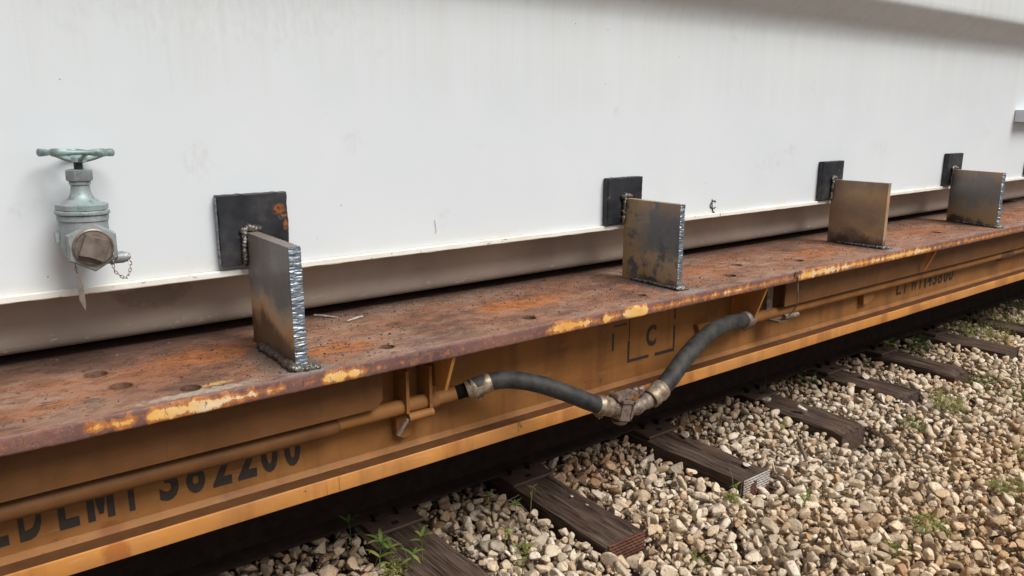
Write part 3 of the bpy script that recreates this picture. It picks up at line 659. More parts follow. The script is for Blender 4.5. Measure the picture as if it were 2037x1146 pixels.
# train pipe, couplings
PZ = .642; PY = 1.937
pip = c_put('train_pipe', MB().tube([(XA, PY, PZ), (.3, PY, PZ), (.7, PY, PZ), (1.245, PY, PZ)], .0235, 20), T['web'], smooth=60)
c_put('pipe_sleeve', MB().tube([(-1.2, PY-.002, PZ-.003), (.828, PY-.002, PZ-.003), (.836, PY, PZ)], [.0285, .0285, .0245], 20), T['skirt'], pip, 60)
c_put('pipe_collar', MB().tube([(1.132, PY, PZ), (1.14, PY, PZ), (1.165, PY, PZ), (1.172, PY, PZ)], [.0245, .028, .028, .0245], 20), T['web'], pip, 60)
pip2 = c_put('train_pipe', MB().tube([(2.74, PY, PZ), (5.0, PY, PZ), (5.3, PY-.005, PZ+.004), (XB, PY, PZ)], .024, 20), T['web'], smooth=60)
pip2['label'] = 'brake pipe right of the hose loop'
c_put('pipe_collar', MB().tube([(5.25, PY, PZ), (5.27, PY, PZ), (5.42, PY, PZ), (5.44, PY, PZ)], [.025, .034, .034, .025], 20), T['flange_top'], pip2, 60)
def pipe_hanger(x, parent):
    h = MB(); h.box(x-.045, x-.035, PY-.032, PY+.040, PZ-.012, PZ+.12); o = c_put('pipe_hanger', h, T['web'])
    c_put('hanger_strap', MB().box(x+.035, x+.045, PY-.032, PY+.040, PZ-.012, PZ+.12), T['web'], o)
    u = [(x+.0, PY-.034+.0*0, PZ+.03)]+[(x, PY-.036*math.cos(t), PZ-.036*math.sin(t)) for t in np.linspace(0, PI, 9)]
    c_put('saddle', MB().tube([(x-.04, PY-.03, PZ-.026), (x+.045, PY-.03, PZ-.026)], .0135, 12), T['web'], o, 60)
    c_put('cotter_key', MB().box(-.0055, .0055, -.004, .004, -.028, .028, Matrix.Translation((x-.062, PY-.035, PZ-.048)) @ Matrix.Rotation(math.radians(38), 4, 'Y')), T['cast'], o)
    q = Matrix.Translation((0, 0, 0))
    dr = [(x-.055, PZ-.035), (x+.0, PZ-.035), (x+.0, PZ-.095), (x-.012, PZ-.108), (x-.03, PZ-.111), (x-.055, PZ-.098)]
    c_put('drip_tab', MB().extr(dr, 1, WY-.030, WY-.002, bev=.002), T['web'], o)
    return o
pipe_hanger(1.095, car)
# thin hook rod hanging at the right pipe, with its lug on the deck rim
hk = c_put('hook_rod', MB().tube(crom([(2.862, 1.795, .842), (2.872, 1.797, .80), (2.885, 1.80, .72), (2.905, 1.835, .665), (2.94, 1.86, .655)], 5), .0026, 8), T['cast'], smooth=60)
c_put('rod_eye', MB().tube([(2.862+.016*math.cos(t), 1.793, .85+.014*math.sin(t)) for t in np.linspace(0, 2*PI, 14)], .003, 6, False), T['clamp'], hk, 60)
c_put('hanger_foot', MB().box(2.865, 2.945, 1.868, 1.935, .618, .625).tube([(2.90, 1.868, .64), (2.99, 1.86, .64)], .012, 10).box(2.86, 2.90, 1.93, 1.95, .62, .80), T['cast'], hk)
c_put('drip_tab', MB().extr([(3.72, .64), (3.83, .64), (3.83, .575), (3.79, .552), (3.73, .552)], 1, WY-.03, WY-.002, bev=.002), T['web'])
c_put('drip_tab', MB().extr([(2.44, .66), (2.53, .66), (2.52, .615), (2.47, .60)], 1, WY-.02, WY-.002, bev=.002), T['web'])
c_put('deck_clip', MB().box(1.975, 2.055, 1.93, 1.98, .795, .8110).tube([(1.985, 1.955, .795), (1.985, 1.955, .765)], .012, 10), T['web'])
# hoses
hl = crom([(1.272, 1.90, .662), (1.30, 1.888, .672), (1.372, 1.86, .681), (1.454, 1.81, .668), (1.547, 1.77, .628), (1.632, 1.73, .584), (1.70, 1.72, .556)], 8)
def hr_(i, k): return 1+.012*mn.noise(Vector((i*.6, k*.8, 3)))
h1 = c_put('air_hose', MB().tube(hl, .0285, 24, rfun=hr_), T['rubber'], smooth=60)
c_put('hose_nipple', MB().tube([(1.245, PY, PZ), (1.275, 1.902, .661)], .023, 20), T['under'], h1, 60)
def clamp_on(p0, p1, r, parent, mat='clamp'):
    p0, p1 = Vector(p0), Vector(p1); d = (p1-p0); P = lambda t: p0+d*t
    o = c_put('hose_clamp', MB().tube([P(0), P(.04), P(.2), P(.26), P(.34), P(.42), P(.62), P(.7), P(.96), P(1)], [r*.98, r*1.04, r*1.04, r*1.11, r*1.11, r*1.03, r*1.03, r*1.05, r*1.05, r], 28), T[mat], parent, 40)
    dd = d.normalized(); upv = Vector((0, -.25, 1)); upv = (upv-dd*upv.dot(dd)).normalized()
    m_ = MB(); c = P(.45)-upv*r*1.08
    fr_ = Matrix((( *dd, 0), (*dd.cross(upv), 0), (*upv, 0), (0, 0, 0, 1))).transposed(); fr_.translation = c
    m_.box(-.013, .013, -.010, .010, -.007, .004, fr_); m_.tube([fr_ @ Vector((-.004, -.016, -.006)), fr_ @ Vector((-.004, .018, -.006))], .0035, 8)
    c_put('clamp_bolt', m_, T[mat], parent)
    return o
clamp_on((1.262, 1.904, .657), (1.335, 1.875, .6775), .0292, h1)
hrp = crom([(1.885, 1.70, .553), (1.93, 1.70, .568), (1.997, 1.71, .60), (2.10, 1.735, .646), (2.26, 1.785, .681), (2.448, 1.84, .686), (2.60, 1.877, .669), (2.66, 1.893, .662)], 8)
h2 = c_put('air_hose', MB().tube(hrp, .032, 24, rfun=hr_), T['rubber'], smooth=60)
h2['label'] = 'air hose rising to the right of the glad hand'
clamp_on((2.63, 1.884, .666), (2.70, 1.902, .658), .033, h2, 'cast')
c_put('hose_nipple', MB().tube([(2.69, 1.9, .659), (2.75, PY, PZ)], .0265, 20), T['cast'], h2, 60)
clamp_on((1.945, 1.701, .573), (1.88, 1.70, .548), .034, h2)
clamp_on((1.655, 1.727, .573), (1.712, 1.718, .553), .031, h1)
# glad hands: two mated castings with lugs and elbow
m = MB(); gh = Vector((1.745, 1.712, .543))
m.tube([(1.70, 1.72, .557), (1.735, 1.714, .545), (1.775, 1.71, .537)], [.028, .029, .026], 18)
m.box(-.020, .024, -.031, .031, -.026, .026, Matrix.Translation((1.748, 1.712, .543)) @ Matrix.Rotation(math.radians(16), 4, 'Y'))
for z in (-.030, .028): m.box(-.026, .030, -.036, .030, z-.004, z+.004, Matrix.Translation((1.748, 1.712, .543)) @ Matrix.Rotation(math.radians(16), 4, 'Y'))
m.box(.024, .031, -.036, .030, -.034, .032, Matrix.Translation((1.748, 1.712, .543)) @ Matrix.Rotation(math.radians(16), 4, 'Y'))
g1 = c_put('glad_hand', m, T['cast'])
c_put('coupling_boss', MB().tube([(1.752, 1.712, .512), (1.757, 1.712, .50), (1.76, 1.712, .489)], [.030, .030, .020], 14).blob((1.785, 1.712, .515), .024, (1, .9, 1), .15, 2), T['cast'], g1, 50)
c_put('locking_lug', MB().box(1.72, 1.80, 1.70, 1.725, .575, .597).tube([(1.73, 1.69, .588), (1.73, 1.735, .588)], .013, 12).blob((1.815, 1.712, .588), .014, (1.4, 1, 1), .3, 2).blob((1.845, 1.71, .585), .012, (1, 1, 1.3), .3, 2), T['cast'], g1)
el = crom([(1.782, 1.712, .528), (1.80, 1.708, .53), (1.835, 1.702, .536), (1.87, 1.70, .547), (1.895, 1.70, .556)], 5)
c_put('elbow', MB().tube(el, [.026+.003*math.sin(i) for i in range(len(el))], 18), T['cast'], g1, 60)

# ------------------------------------------------------------ lettering (flat black paint, one object per character)
def glyph(ch, x0, x1, z0, z1, y, bold=.03, mat='ink', th=.0012, name='letter', parent=None):
    cu = bpy.data.curves.new('t', 'FONT'); cu.body = ch; cu.offset = bold; cu.resolution_u = 4
    ob = bpy.data.objects.new('t', cu); COL.objects.link(ob); dg = bpy.context.evaluated_depsgraph_get()
    me = ob.evaluated_get(dg).to_mesh(); V = [v.co.copy() for v in me.vertices]; F = [tuple(f.vertices) for f in me.polygons]
    ob.evaluated_get(dg).to_mesh_clear(); bpy.data.objects.remove(ob); bpy.data.curves.remove(cu)
    ax0, ax1 = min(v.x for v in V), max(v.x for v in V); ay0, ay1 = min(v.y for v in V), max(v.y for v in V)
    if ch == 'M':
        V = [Vector(q+(0,)) for q in ((0, 0), (.27, 0), (.27, .62), (.42, .12), (.58, .12), (.73, .62), (.73, 0), (1, 0), (1, 1), (.68, 1), (.5, .45), (.32, 1), (0, 1))]
        F = [(0, 1, 2, 12), (2, 11, 12), (2, 3, 10, 11), (3, 4, 10), (4, 5, 9, 10), (5, 8, 9), (5, 6, 7, 8)]; ax0 = ay0 = 0; ax1 = ay1 = 1
    m_ = MB(); m_.add([(x0+(v.x-ax0)/(ax1-ax0)*(x1-x0), y-th, z0+(v.y-ay0)/(ay1-ay0)*(z1-z0)) for v in V], F)
    # close the sides so the mark has a little body
    from collections import Counter
    ec = Counter(); [ec.update([tuple(sorted((f[i], f[(i+1) % len(f)])))]) for f in F for i in range(len(f))]
    nV = len(V); m_.v += [(q[0], y, q[2]) for q in m_.v[:nV]]
    for (a_, b), c in ec.items():
        if c == 1: m_.f.append((a_, b, b+nV, a_+nV)); m_.mi.append(0)
    return put(name, m_, T[mat], parent or car)
LY = WY-.0002
for ch, x0, x1 in [('L', -.002, .043), ('D', .064, .112), ('L', .145, .188), ('M', .206, .266), ('T', .279, .331), ('3', .371, .418), ('8', .437, .484), ('2', .503, .553), ('2', .569, .621), ('0', .634, .682), ('0', .700, .748)]:
    glyph(ch, x0, x1, .528 if ch != 'D' else .526, .648, LY, .035)
for q in car.children:
    pass
for ch, x0, x1 in [('L', 4.118, 4.172), ('T', 4.185, 4.24), ('W', 4.275, 4.35), ('T', 4.36, 4.41), ('1', 4.435, 4.455), ('4', 4.472, 4.52), ('3', 4.535, 4.583), ('8', 4.598, 4.648), ('0', 4.668, 4.718), ('0', 4.733, 4.785)]:
    glyph(ch, x0, x1, .541, .622, LY, .018)
glyph('C', 2.160, 2.215, .612, .698, LY, .03)
for x0, x1, z0, z1 in [(2.058, 2.068, .58, .655), (2.063, 2.0665, .66, .80), (2.0585, 2.176, .568, .5795), (2.212, 2.3255, .566, .5795), (2.317, 2.327, .58, .675), (2.3175, 2.3265, .70, .80)]:
    c_put('stencil_bar', MB().box(x0, x1, LY-.001, LY, z0, z1), T['ink'])
c_put('stencil_bar', MB().box(1.975, 1.983, LY-.001, LY, .63, .70).box(1.984, 2.05, LY-.001, LY, .722, .728), T['ink'])

# ------------------------------------------------------------ transformer tank
TX0, TX1 = -3.6, 11.
tank = thing('transformer_tank', (3.5, 3.4, .86), 'huge white painted steel tank standing on the rusty flatcar deck', 'tank')
zt = 1.963; cr = .15
prof = [(2.2, 1.068), (2.2, zt-.05-cr*.45)]+[(2.2-cr+cr*math.cos(t), zt-.05-cr*.45+cr*math.sin(t)) for t in np.linspace(0, PI/3.2, 9)[1:]]+[(2.085, zt+.066), (2.073, zt+.077), (2.067, zt+.095), (2.065, zt+.12), (2.065, 2.25), (2.2, 2.30), (4.6, 2.30), (4.6, 1.068)]
xs_ = np.linspace(TX0, TX1, 60); n = len(prof)
m = MB().add([(x, y+(.002*mn.noise(Vector((x*1.3, z*1.5, 1))) if k < 8 else 0), z) for x in xs_ for k, (y, z) in enumerate(prof)], [(i*n+k, i*n+(k+1) % n, (i+1)*n+(k+1) % n, (i+1)*n+k) for i in range(59) for k in range(n)]+[tuple(range(n)), tuple(59*n+k for k in range(n))])
put('wall', m, T['tank'], tank, 40)
lx = list(np.arange(TX0, -.3, .2))+list(np.arange(-.3, 7, .02))+list(np.arange(7, TX1+.1, .2))
lp_ = lambda x: [(2.199, 1.0695), (2.187, 1.0688+.0006*mn.noise(Vector((x*20, 1, 1)))), (2.1845, 1.067), (2.184+.0008*mn.noise(Vector((x*25, 4, 1))), 1.054), (2.1855, 1.0515+.0015*mn.noise(Vector((x*17, 1, 8)))), (2.31, 1.0515)]
put('bottom_lip', MB().add([(x, y, z) for x in lx for y, z in lp_(x)], [(i*6+k, i*6+k+1, i*6+k+7, i*6+k+6) for i in range(len(lx)-1) for k in range(5)]), T['lip'], tank)
bp = [(2.30, 1.0512), (2.30, .915), (2.303, .902), (2.312, .892), (2.33, .887), (4.5, .887), (4.5, 1.0512)]
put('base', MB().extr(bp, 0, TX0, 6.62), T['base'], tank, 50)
put('base', MB().box(6.95, TX1, 2.28, 4.5, .90, 1.0512), T['base'], tank)
put('skid', MB().box(TX0+.2, 6.5, 2.42, 4.3, .856, .8865), T['under'], tank)
put('side_box', MB().extr([(5.93, 1.452), (6.6, 1.452), (6.6, 1.53), (5.93, 1.53)], 1, 2.12, 2.1995, bev=.004), T['tank'], tank)
put('lug', MB().extr(rag([(6.215, 1.085), (6.33, 1.085), (6.33, 1.175), (6.215, 1.175)], .01, .002), 1, 2.165, 2.1995, bev=.003), T['pad'], tank)
# hand-drawn centreline mark and ticks
mk = MB()
def pen(pts, r=.0022, yy=2.1985):
    mk.tube(crom([(x, yy, z) for x, z in pts], 4), r, 6)
pen([(2.786, 1.131), (2.788, 1.10), (2.795, 1.078), (2.808, 1.071)])
pen([(2.812, 1.118), (2.80, 1.124), (2.782, 1.117), (2.774, 1.104), (2.782, 1.093), (2.80, 1.091), (2.813, 1.094)])
put('centreline_mark', mk, T['marker'], tank, 60)
mk = MB(); pen([(2.829, 1.0665), (2.829, 1.056)], .0018, 2.184); put('tick_mark', mk, T['marker'], tank)
mk = MB(); pen([(2.765, 1.05), (2.772, 1.0535)], .0015, 2.184); put('tick_mark', mk, T['marker'], tank)
put('scratch', MB().tube([(1.34, 2.198, 1.155), (1.345, 2.198, 1.12), (1.343, 2.198, 1.11)], .0006, 5), T['marker'], tank)

# ------------------------------------------------------------ welded steel brackets
def cut_plate(x, y0, xb, yb, z0, z1, th, amp):
    """gusset plate: front edge (camera side) flame cut with ripples. front at (x,y0), back at (xb,yb), thickness towards +X"""
    f = Vector((x, y0, 0)); b = Vector((xb, yb, 0)); d = (f-b).normalized(); nrm = Vector((-d.y, d.x, 0))
    if nrm.x < 0: nrm = -nrm
    NZ = 150; NC = 6; H_ = z1-z0; vs_ = []; drift = random.uniform(0, 9)
    for i in range(NZ+1):
        z = z0+H_*i/NZ
        for j in range(NC+1):
            u = j/NC
            e = amp*(.5*mn.noise(Vector((u*2.2, z*170+u*1.2, drift)))+.6*mn.noise(Vector((u*5, z*330, drift+4)))+.5*mn.noise(Vector((u, z*25, drift+7))))
            if j in (0, NC): e *= .7; e -= amp*.35
            q = f+nrm*(th*u)+d*e; vs_.append((q.x, q.y, z+.0016*mn.noise(Vector((q.x*60, q.y*60, 2)))*(i == NZ)))
    C = NC+1
    front = MB().add(vs_, [(i*C+j, i*C+j+1, (i+1)*C+j+1, (i+1)*C+j) for i in range(NZ) for j in range(NC)])
    body = MB(); L = [vs_[i*C] for i in range(NZ+1)]; Rr = [vs_[i*C+NC] for i in range(NZ+1)]
    nb = 30; backL = [(b+(f-b)*0, z1)]; tl = []; tr_ = []
    for k in range(1, nb+1):
        t = k/nb; q = f.lerp(b, t); zz = z1+.0016*mn.noise(Vector((q.x*40, q.y*90, 5))); tl.append((q.x, q.y, zz)); r2 = q+nrm*th; tr_.append((r2.x, r2.y, zz+.0005))
    bl = (b.x, b.y, z0); br = (b.x+nrm.x*th, b.y+nrm.y*th, z0)
    body.add(L+tl+[bl], [tuple(range(len(L)+len(tl)+1))])
    body.add(Rr+tr_+[br], [tuple(range(len(Rr)+len(tr_)+1))])
    tp = [L[-1]]+tl; tq = [Rr[-1]]+tr_
    body.add(tp+tq, [(k, k+1, k+1+len(tp), k+len(tp)) for k in range(len(tp)-1)])
    body.add([tl[-1], tr_[-1], br, bl], [(0, 1, 2, 3)])
    return body, front, d, nrm
def bead(path, r, mat_mb, jag=.5, n=None):
    P = [Vector(q) for q in path]; L = sum((P[i+1]-P[i]).length for i in range(len(P)-1)); k = n or max(2, int(L/(r*.38)))
    for i in range(k+1):
        t = i/k*L; a_ = 0
        for j in range(len(P)-1):
            l = (P[j+1]-P[j]).length
            if t <= a_+l+1e-9: q = P[j].lerp(P[j+1], (t-a_)/l); break
            a_ += l
        rr = r*random.uniform(1-.35*jag, 1+.15*jag)
        mat_mb.blob((q.x+random.uniform(-1, 1)*r*.2*jag, q.y+random.uniform(-1, 1)*r*.2*jag, q.z+random.uniform(-1, 1)*r*.12*jag), rr, (1, 1, .95), .22, 2)
BR = [  # front x,y  back x,y  pad x0,x1,z0,z1, thickness, ripple, gusset material, pad material, top z
    ((.697, 1.842), (.700, 2.168), (.628, .826, 1.083, 1.283), .032, .0042, 'g1', 'padr', 1.176, 'first'),
    ((2.199, 1.874), (2.203, 2.168), (2.115, 2.305, 1.076, 1.258), .024, .0050, 'g2', 'pad', 1.176, 'second'),
    ((3.695, 1.872), (3.700, 2.168), (3.612, 3.80, 1.074, 1.268), .024, .0010, 'g3', 'pad', 1.176, 'third'),
    ((4.93, 1.842), (5.035, 2.168), (4.975, 5.165, 1.078, 1.268), .024, .0055, 'g4', 'pad', 1.173, 'fourth')]
BL = ['nearest bracket: black wall pad with orange rust spots, upright with bright rippled edge',
      'second bracket from the valve: upright with olive and blue heat stains, jagged edge',
      'third bracket: bronze-brown upright with smooth edge, dark scorch at its lower left',
      'farthest bracket: narrow-looking gray upright with bronze corners and beaded edge near the right side']
for k, (f, b, pd, th, amp, gm_, pm, z1, nm) in enumerate(BR):
    t = thing('steel_bracket', ((f[0]+b[0])/2, (f[1]+b[1])/2, .855), BL[k], 'bracket', 'steel brackets welded between deck and tank')
    body, front, d, nrm = cut_plate(f[0], f[1], b[0], b[1], .856, z1, th, amp)
    gp = put('gusset_plate', body, T[gm_], t, None)
    put('cut_edge', front, T['cut'] if k != 2 else T['g3'], gp, 60)
    out = rag([(pd[0], pd[2]), (pd[1], pd[2]), (pd[1], pd[3]), (pd[0], pd[3])], .006, .0022, 60, k)
    pp = put('wall_pad', MB().extr(out, 1, 2.1985, 2.169, bev=.003), T[pm], t)
    put('pad_cut_edge', MB().add([(pd[0]-.0012+.0012*mn.noise(Vector((z*200, yy*200, 1))), yy, z) for z in np.arange(pd[2]+.004, pd[3]-.004, .003) for yy in np.linspace(2.174, 2.195, 6)],
        [(i*6+j, i*6+j+1, i*6+j+7, i*6+j+6) for i in range(len(np.arange(pd[2]+.004, pd[3]-.004, .003))-1) for j in range(5)]), T['cut'] if k == 0 else T['pad'], pp, 60)
    wd = MB(); F_, B_ = Vector((*f, .862)), Vector((*b, .862)); off = nrm*.004
    Ff = F_+d*-.01
    bead([F_-off, F_.lerp(B_, .78)-off], (.014 if k == 0 else .008), wd, 1.)
    bead([F_+nrm*th+off, F_.lerp(B_, .9)+nrm*th+off], .009, wd, .6)
    put('weld_bead', wd, T['slag'] if k == 0 else T['weld'], t, 60)
    wf = MB(); bead([F_+d*.005-off*1.5, F_+d*.006+nrm*th*1.15], .0105, wf, 1.1); bead([F_+d*.012+nrm*th*.5+Vector((0, 0, -.004)), F_+d*.014+nrm*th*1.6+Vector((0, 0, -.004))], .009, wf, 1.2)
    put('weld_bead', wf, T['weld'], t, 60)['label'] = 'bright weld at the front foot'
    wt_ = MB(); Bx = Vector((*b, 0))
    bead([Bx+Vector((-.006, -.008, z1+.0)), Bx+Vector((-.009, -.006, z1-.07)), Bx+Vector((-.008, -.005, pd[2]+.004))], .0075, wt_, .9)
    bead([Bx+Vector((-.01, -.004, z1+.004)), Bx+Vector((.004, -.003, z1+.014)), Bx+nrm*th+Vector((.006, -.004, z1+.006))], .0105, wt_, .9)
    put('weld_bead', wt_, T['weld'], t, 60)['label'] = 'lumpy weld where upright meets pad'

# ------------------------------------------------------------ gate valve
VX, VY = .290, 2.105
val = thing('gate_valve', (VX, 2.2, 1.13), 'gray-green bronze gate valve with handwheel on the white tank wall', 'valve')
tilt = Matrix.Translation((VX, VY, 1.185)) @ Matrix.Rotation(math.radians(1.5), 4, 'Y')
bd = MB()
bd.lathe([(.001, -.055), (.030, -.050), (.044, -.036), (.053, -.012), (.0555, .012), (.0535, .040), (.0535, .052)], 36, tilt)
bd.tube([(VX, VY+.02, 1.185), (VX, 2.1995, 1.185)], .044, 24)
put('body', bd, T['bronze'], val, 50)
put('body_rib', MB().box(VX-.062, VX-.045, VY-.008, VY+.02, 1.19, 1.212), T['bronze'], val)
bo = MB()
bo.lathe([(.054, .0525), (.056, .054), (.056, .066), (.0545, .068), (.059, .069), (.060, .073), (.0585, .077), (.052, .079)], 40, tilt)
put('bonnet_ring', bo, T['bronze'], val, 35)
put('bonnet_hex', MB().lathe([(.054, .0785), (.0575, .080), (.0575, .091), (.054, .0935)], 48, tilt, sides=8), T['bronze'], val, 25)
put('neck', MB().lathe([(.048, .0932), (.040, .098), (.029, .106), (.0235, .116), (.021, .128), (.0205, .138), (.0235, .139), (.0235, .144), (.021, .145)], 32, tilt), T['bronze'], val, 40)
put('packing_nut', MB().lathe([(.022, .145), (.0275, .148), (.029, .151), (.029, .168), (.0285, .172), (.025, .1745)], 48, tilt, sides=6), T['bronze'], val, 25)
put('stem', MB().lathe([(.010, .1745), (.010, .192)], 16, tilt), T['dark'], val, 40)
# handwheel: scalloped rim, hub, dished spokes
hwm = tilt @ Matrix.Translation((0, 0, .204)) @ Matrix.Rotation(math.radians(-2.0), 4, 'X') @ Matrix.Rotation(math.radians(14), 4, 'Z')
rimp = []; N_ = 120
hm = MB(); sg = 8; vs_ = []
for i in range(N_):
    t = 2*PI*i/N_; lob = .5+.5*math.cos(5*t); lob = lob**1.6; R_ = .065+.0145*lob; hh = .0044+.0034*lob; ww = .0045+.001*lob
    for k in range(sg):
        an = 2*PI*(k+.5)/sg; q = Vector(((R_+ww*1.25*math.cos(an))*math.cos(t), (R_+ww*1.25*math.cos(an))*math.sin(t), .010+hh*1.3*math.sin(an)))
        vs_.append(hwm @ q)
hm.add(vs_, [(i*sg+k, i*sg+(k+1) % sg, ((i+1) % N_)*sg+(k+1) % sg, ((i+1) % N_)*sg+k) for i in range(N_) for k in range(sg)])
hw = put('handwheel', hm, T['bronze'], val, 50)
put('hub', MB().lathe([(.012, -.014), (.0205, -.012), (.0205, -.002), (.014, .003), (.010, .005)], 24, hwm), T['bronze'], hw, 40)
for k in range(5):
    t = 2*PI*(k+.5)/5+.2
    put('spoke', MB().tube([hwm @ Vector((r*math.cos(t), r*math.sin(t), z)) for r, z in ((.014, -.008), (.035, -.003), (.064, .008))], [.006, .0048, .0042], 8), T['bronze'], hw, 50)
# hexagonal outlet facing the track with a square plug
om = Matrix.Translation((VX+.008, VY-.028, 1.178)) @ Matrix.Rotation(math.radians(90), 4, 'X') @ Matrix.Rotation(math.radians(90), 4, 'Z')
put('outlet_hex', MB().lathe([(.050, -.01), (.0605, -.002), (.0605, .020), (.057, .0240), (.044, .0245)], 48, om, sides=6), T['bronze'], val, 22)
put('outlet_ring', MB().lathe([(.0445, .0248), (.0445, .030), (.041, .0325), (.038, .0305)], 40, om), T['plug'], val, 30)
pl = put('plug', MB().lathe([(.0425, .0265), (.0425, .0290), (.041, .0300)], 40, om), T['plug'], val, 30)
om2 = om @ Matrix.Rotation(math.radians(-22), 4, 'Z')
s0, s1 = .0262, .0215
put('plug_head', MB().add([om2 @ Vector(v) for v in [(-s0, -s0, .0325), (s0, -s0, .0325), (s0, s0, .0325), (-s0, s0, .0325), (-s0*1.02, -s0, .045), (s0, -s0*1.02, .045), (s0, s0, .045), (-s0, s0, .045), (-s0*.9, .004, .0485), (s0*.9, .004, .0485)]],
    [(0, 1, 5, 4), (1, 2, 6, 9, 5), (2, 3, 7, 6), (3, 0, 4, 8, 7), (4, 5, 9, 8), (6, 7, 8, 9), (3, 2, 1, 0)]), T['plug'], pl)
# sampling valve at the lower right
sm_ = Matrix.Translation((VX+.036, VY-.028, 1.143)) @ Matrix.Rotation(math.radians(90), 4, 'Y')
rp_ = [(.0135, 0), (.0135, .008), (.0165, .0085), (.0165, .015), (.0130, .0155)]
put('sampler_nut', MB().lathe(rp_, 36, sm_, sides=6), T['bronze'], val, 25)
rb = []; z = .0155
while z < .040: rb += [(.0145, z), (.0145, z+.0016), (.0138, z+.002), (.0138, z+.0026)]; z += .0028
put('sampler_cap', MB().lathe(rb+[(.0125, .041), (.0125, .0475), (.0085, .049), (.0085, .054), (.004, .0555)], 28, sm_), T['bronze'], val, 40)
def chain(pts, L, r, name, mat):
    m_ = MB(); P = crom(pts, 12); acc = 0; last = P[0]; seq = [P[0]]
    for q in P[1:]:
        if (q-last).length >= L*.78: seq.append(q); last = q
    for i in range(len(seq)-1):
        a_, b = seq[i], seq[i+1]; d = (b-a_).normalized(); c = (a_+b)/2
        s1_ = Vector((0, 1, 0)) if i % 2 == 0 else Vector((1, 0, .15)); s1_ = (s1_-d*s1_.dot(d)).normalized(); ww = L*.26
        loop = [c+d*(L*.5-ww)*(1 if math.cos(t) > 0 else -1)+d*ww*math.cos(t)+s1_*ww*math.sin(t) for t in np.linspace(0, 2*PI, 13)[:-1]]
        loop.append(loop[0]); m_.tube(loop, r, 6, False)
    return put(name, m_, T[mat], val, 60)
cy = VY-.062
chain([(VX+.048, cy, 1.160), (VX+.045, cy, 1.135), (VX+.046, cy, 1.118), (VX+.055, cy+.002, 1.106), (VX+.070, cy+.004, 1.094), (VX+.080, cy+.012, 1.104), (VX+.087, cy+.022, 1.122), (VX+.089, cy+.032, 1.140)], .0105, .0010, 'retaining_chain', 'chain')
chain([(VX-.033, VY-.045, 1.139), (VX-.033, VY-.047, 1.128), (VX-.031, VY-.048, 1.113)], .0085, .0009, 'tag_chain', 'dark')
tg = MB(); tgp = [(-.001, 0), (.004, -.004), (.011, -.024), (.0115, -.072), (.009, -.088), (.004, -.074), (-.001, -.062), (-.0015, -.02)]
put('metal_tag', MB().extr([(VX-.033+u, 1.113+v) for u, v in tgp], 1, VY-.049, VY-.0475), T['tagm'], val)

val.location.z += .013
# ------------------------------------------------------------ grit, slag and rods on the deck
NG = 2600; cx_ = []; 
gxx = np.concatenate([rng.uniform(-.4, 6.4, 2200), rng.normal(.72, .16, 520), rng.normal(2.16, .20, 560), rng.normal(3.75, .22, 200), rng.normal(4.95, .25, 180), rng.uniform(.9, 2.1, 450)])
gyy = np.concatenate([rng.uniform(1.84, 2.40, 2200), rng.normal(2.0, .11, 520), rng.normal(2.05, .12, 560), rng.normal(1.98, .1, 200), rng.normal(1.98, .1, 180), rng.normal(2.25, .07, 450)])
k_ = (gyy > 1.815) & (gyy < 2.41); 
for (hx, hy, hr) in HOLES: k_ &= np.hypot(gxx-hx, gyy-hy) > hr+.004
for (f, b, pd, th, *_r) in BR: k_ &= ~((np.abs(gxx-f[0]-th/2) < .03) & (gyy > f[1]-.01))
gxx, gyy = gxx[k_], gyy[k_]; ng = len(gxx); gr = np.clip(rng.lognormal(math.log(.0016), .55, ng), .0006, .0055)
mesh = mesh_np('deck_grit', [batch('g', np.stack([gxx, gyy, .855+gr*.35], 1), gr, flat_rotm(ng, .5), PT, None)], T['slag']); tag(mesh, 'black weld slag crumbs and grit scattered over the rusty deck', 'grit', kind='stuff')
nk = 750; kx = np.concatenate([rng.uniform(-.3, 6., 450), rng.normal(.8, .3, 150), rng.normal(2.2, .3, 150)]); ky = rng.uniform(1.83, 2.40, nk); kq = np.ones(nk, bool)
for (hx, hy, hr) in HOLES: kq &= np.hypot(kx-hx, ky-hy) > hr+.006
for (f, b, pd, th, *_r) in BR: kq &= ~((np.abs(kx-f[0]-th/2) < .035) & (ky > f[1]-.02))
kx, ky = kx[kq], ky[kq]; kr = np.clip(rng.lognormal(math.log(.0036), .35, len(kx)), .002, .008)
FLP = [(V*np.array([1, .8, .28]), F) for V, F in PT]
mesh = mesh_np('rust_flakes', [batch('g', np.stack([kx, ky, .855+kr*.22], 1), kr, flat_rotm(len(kx), .22), FLP, None)], T['flake']); tag(mesh, 'loose brown rust flakes lying on the deck', 'debris', kind='stuff')
nl = 260; lx2 = rng.uniform(-.3, 5.5, nl); ly2 = rng.uniform(1.83, 2.36, nl); kk = np.ones(nl, bool)
for (hx, hy, hr) in HOLES: kk &= np.hypot(lx2-hx, ly2-hy) > hr+.004
lx2, ly2 = lx2[kk], ly2[kk]; lr = rng.uniform(.001, .003, len(lx2))
mesh = mesh_np('paint_flakes', [batch('g', np.stack([lx2, ly2, .855+lr*.3], 1), lr, flat_rotm(len(lx2), .3), PT, None)], T['rod']); tag(mesh, 'pale paint flakes and ash bits strewn on the rusty deck', 'debris', kind='stuff')
def stub(x0, y0, x1, y1, r, lab, mat='rod'):
    m_ = MB().tube([(x0, y0, .855+r), (x0*.6+x1*.4, y0*.6+y1*.4, .855+r*1.15), (x1, y1, .855+r*.8)], [r*.8, r, r*.45], 8)
    o_ = put('rod_stub', m_, T[mat], loc=((x0+x1)/2, (y0+y1)/2, .855), smooth=60); tag(o_, lab, 'welding rod stub', 'burnt welding rod stubs')
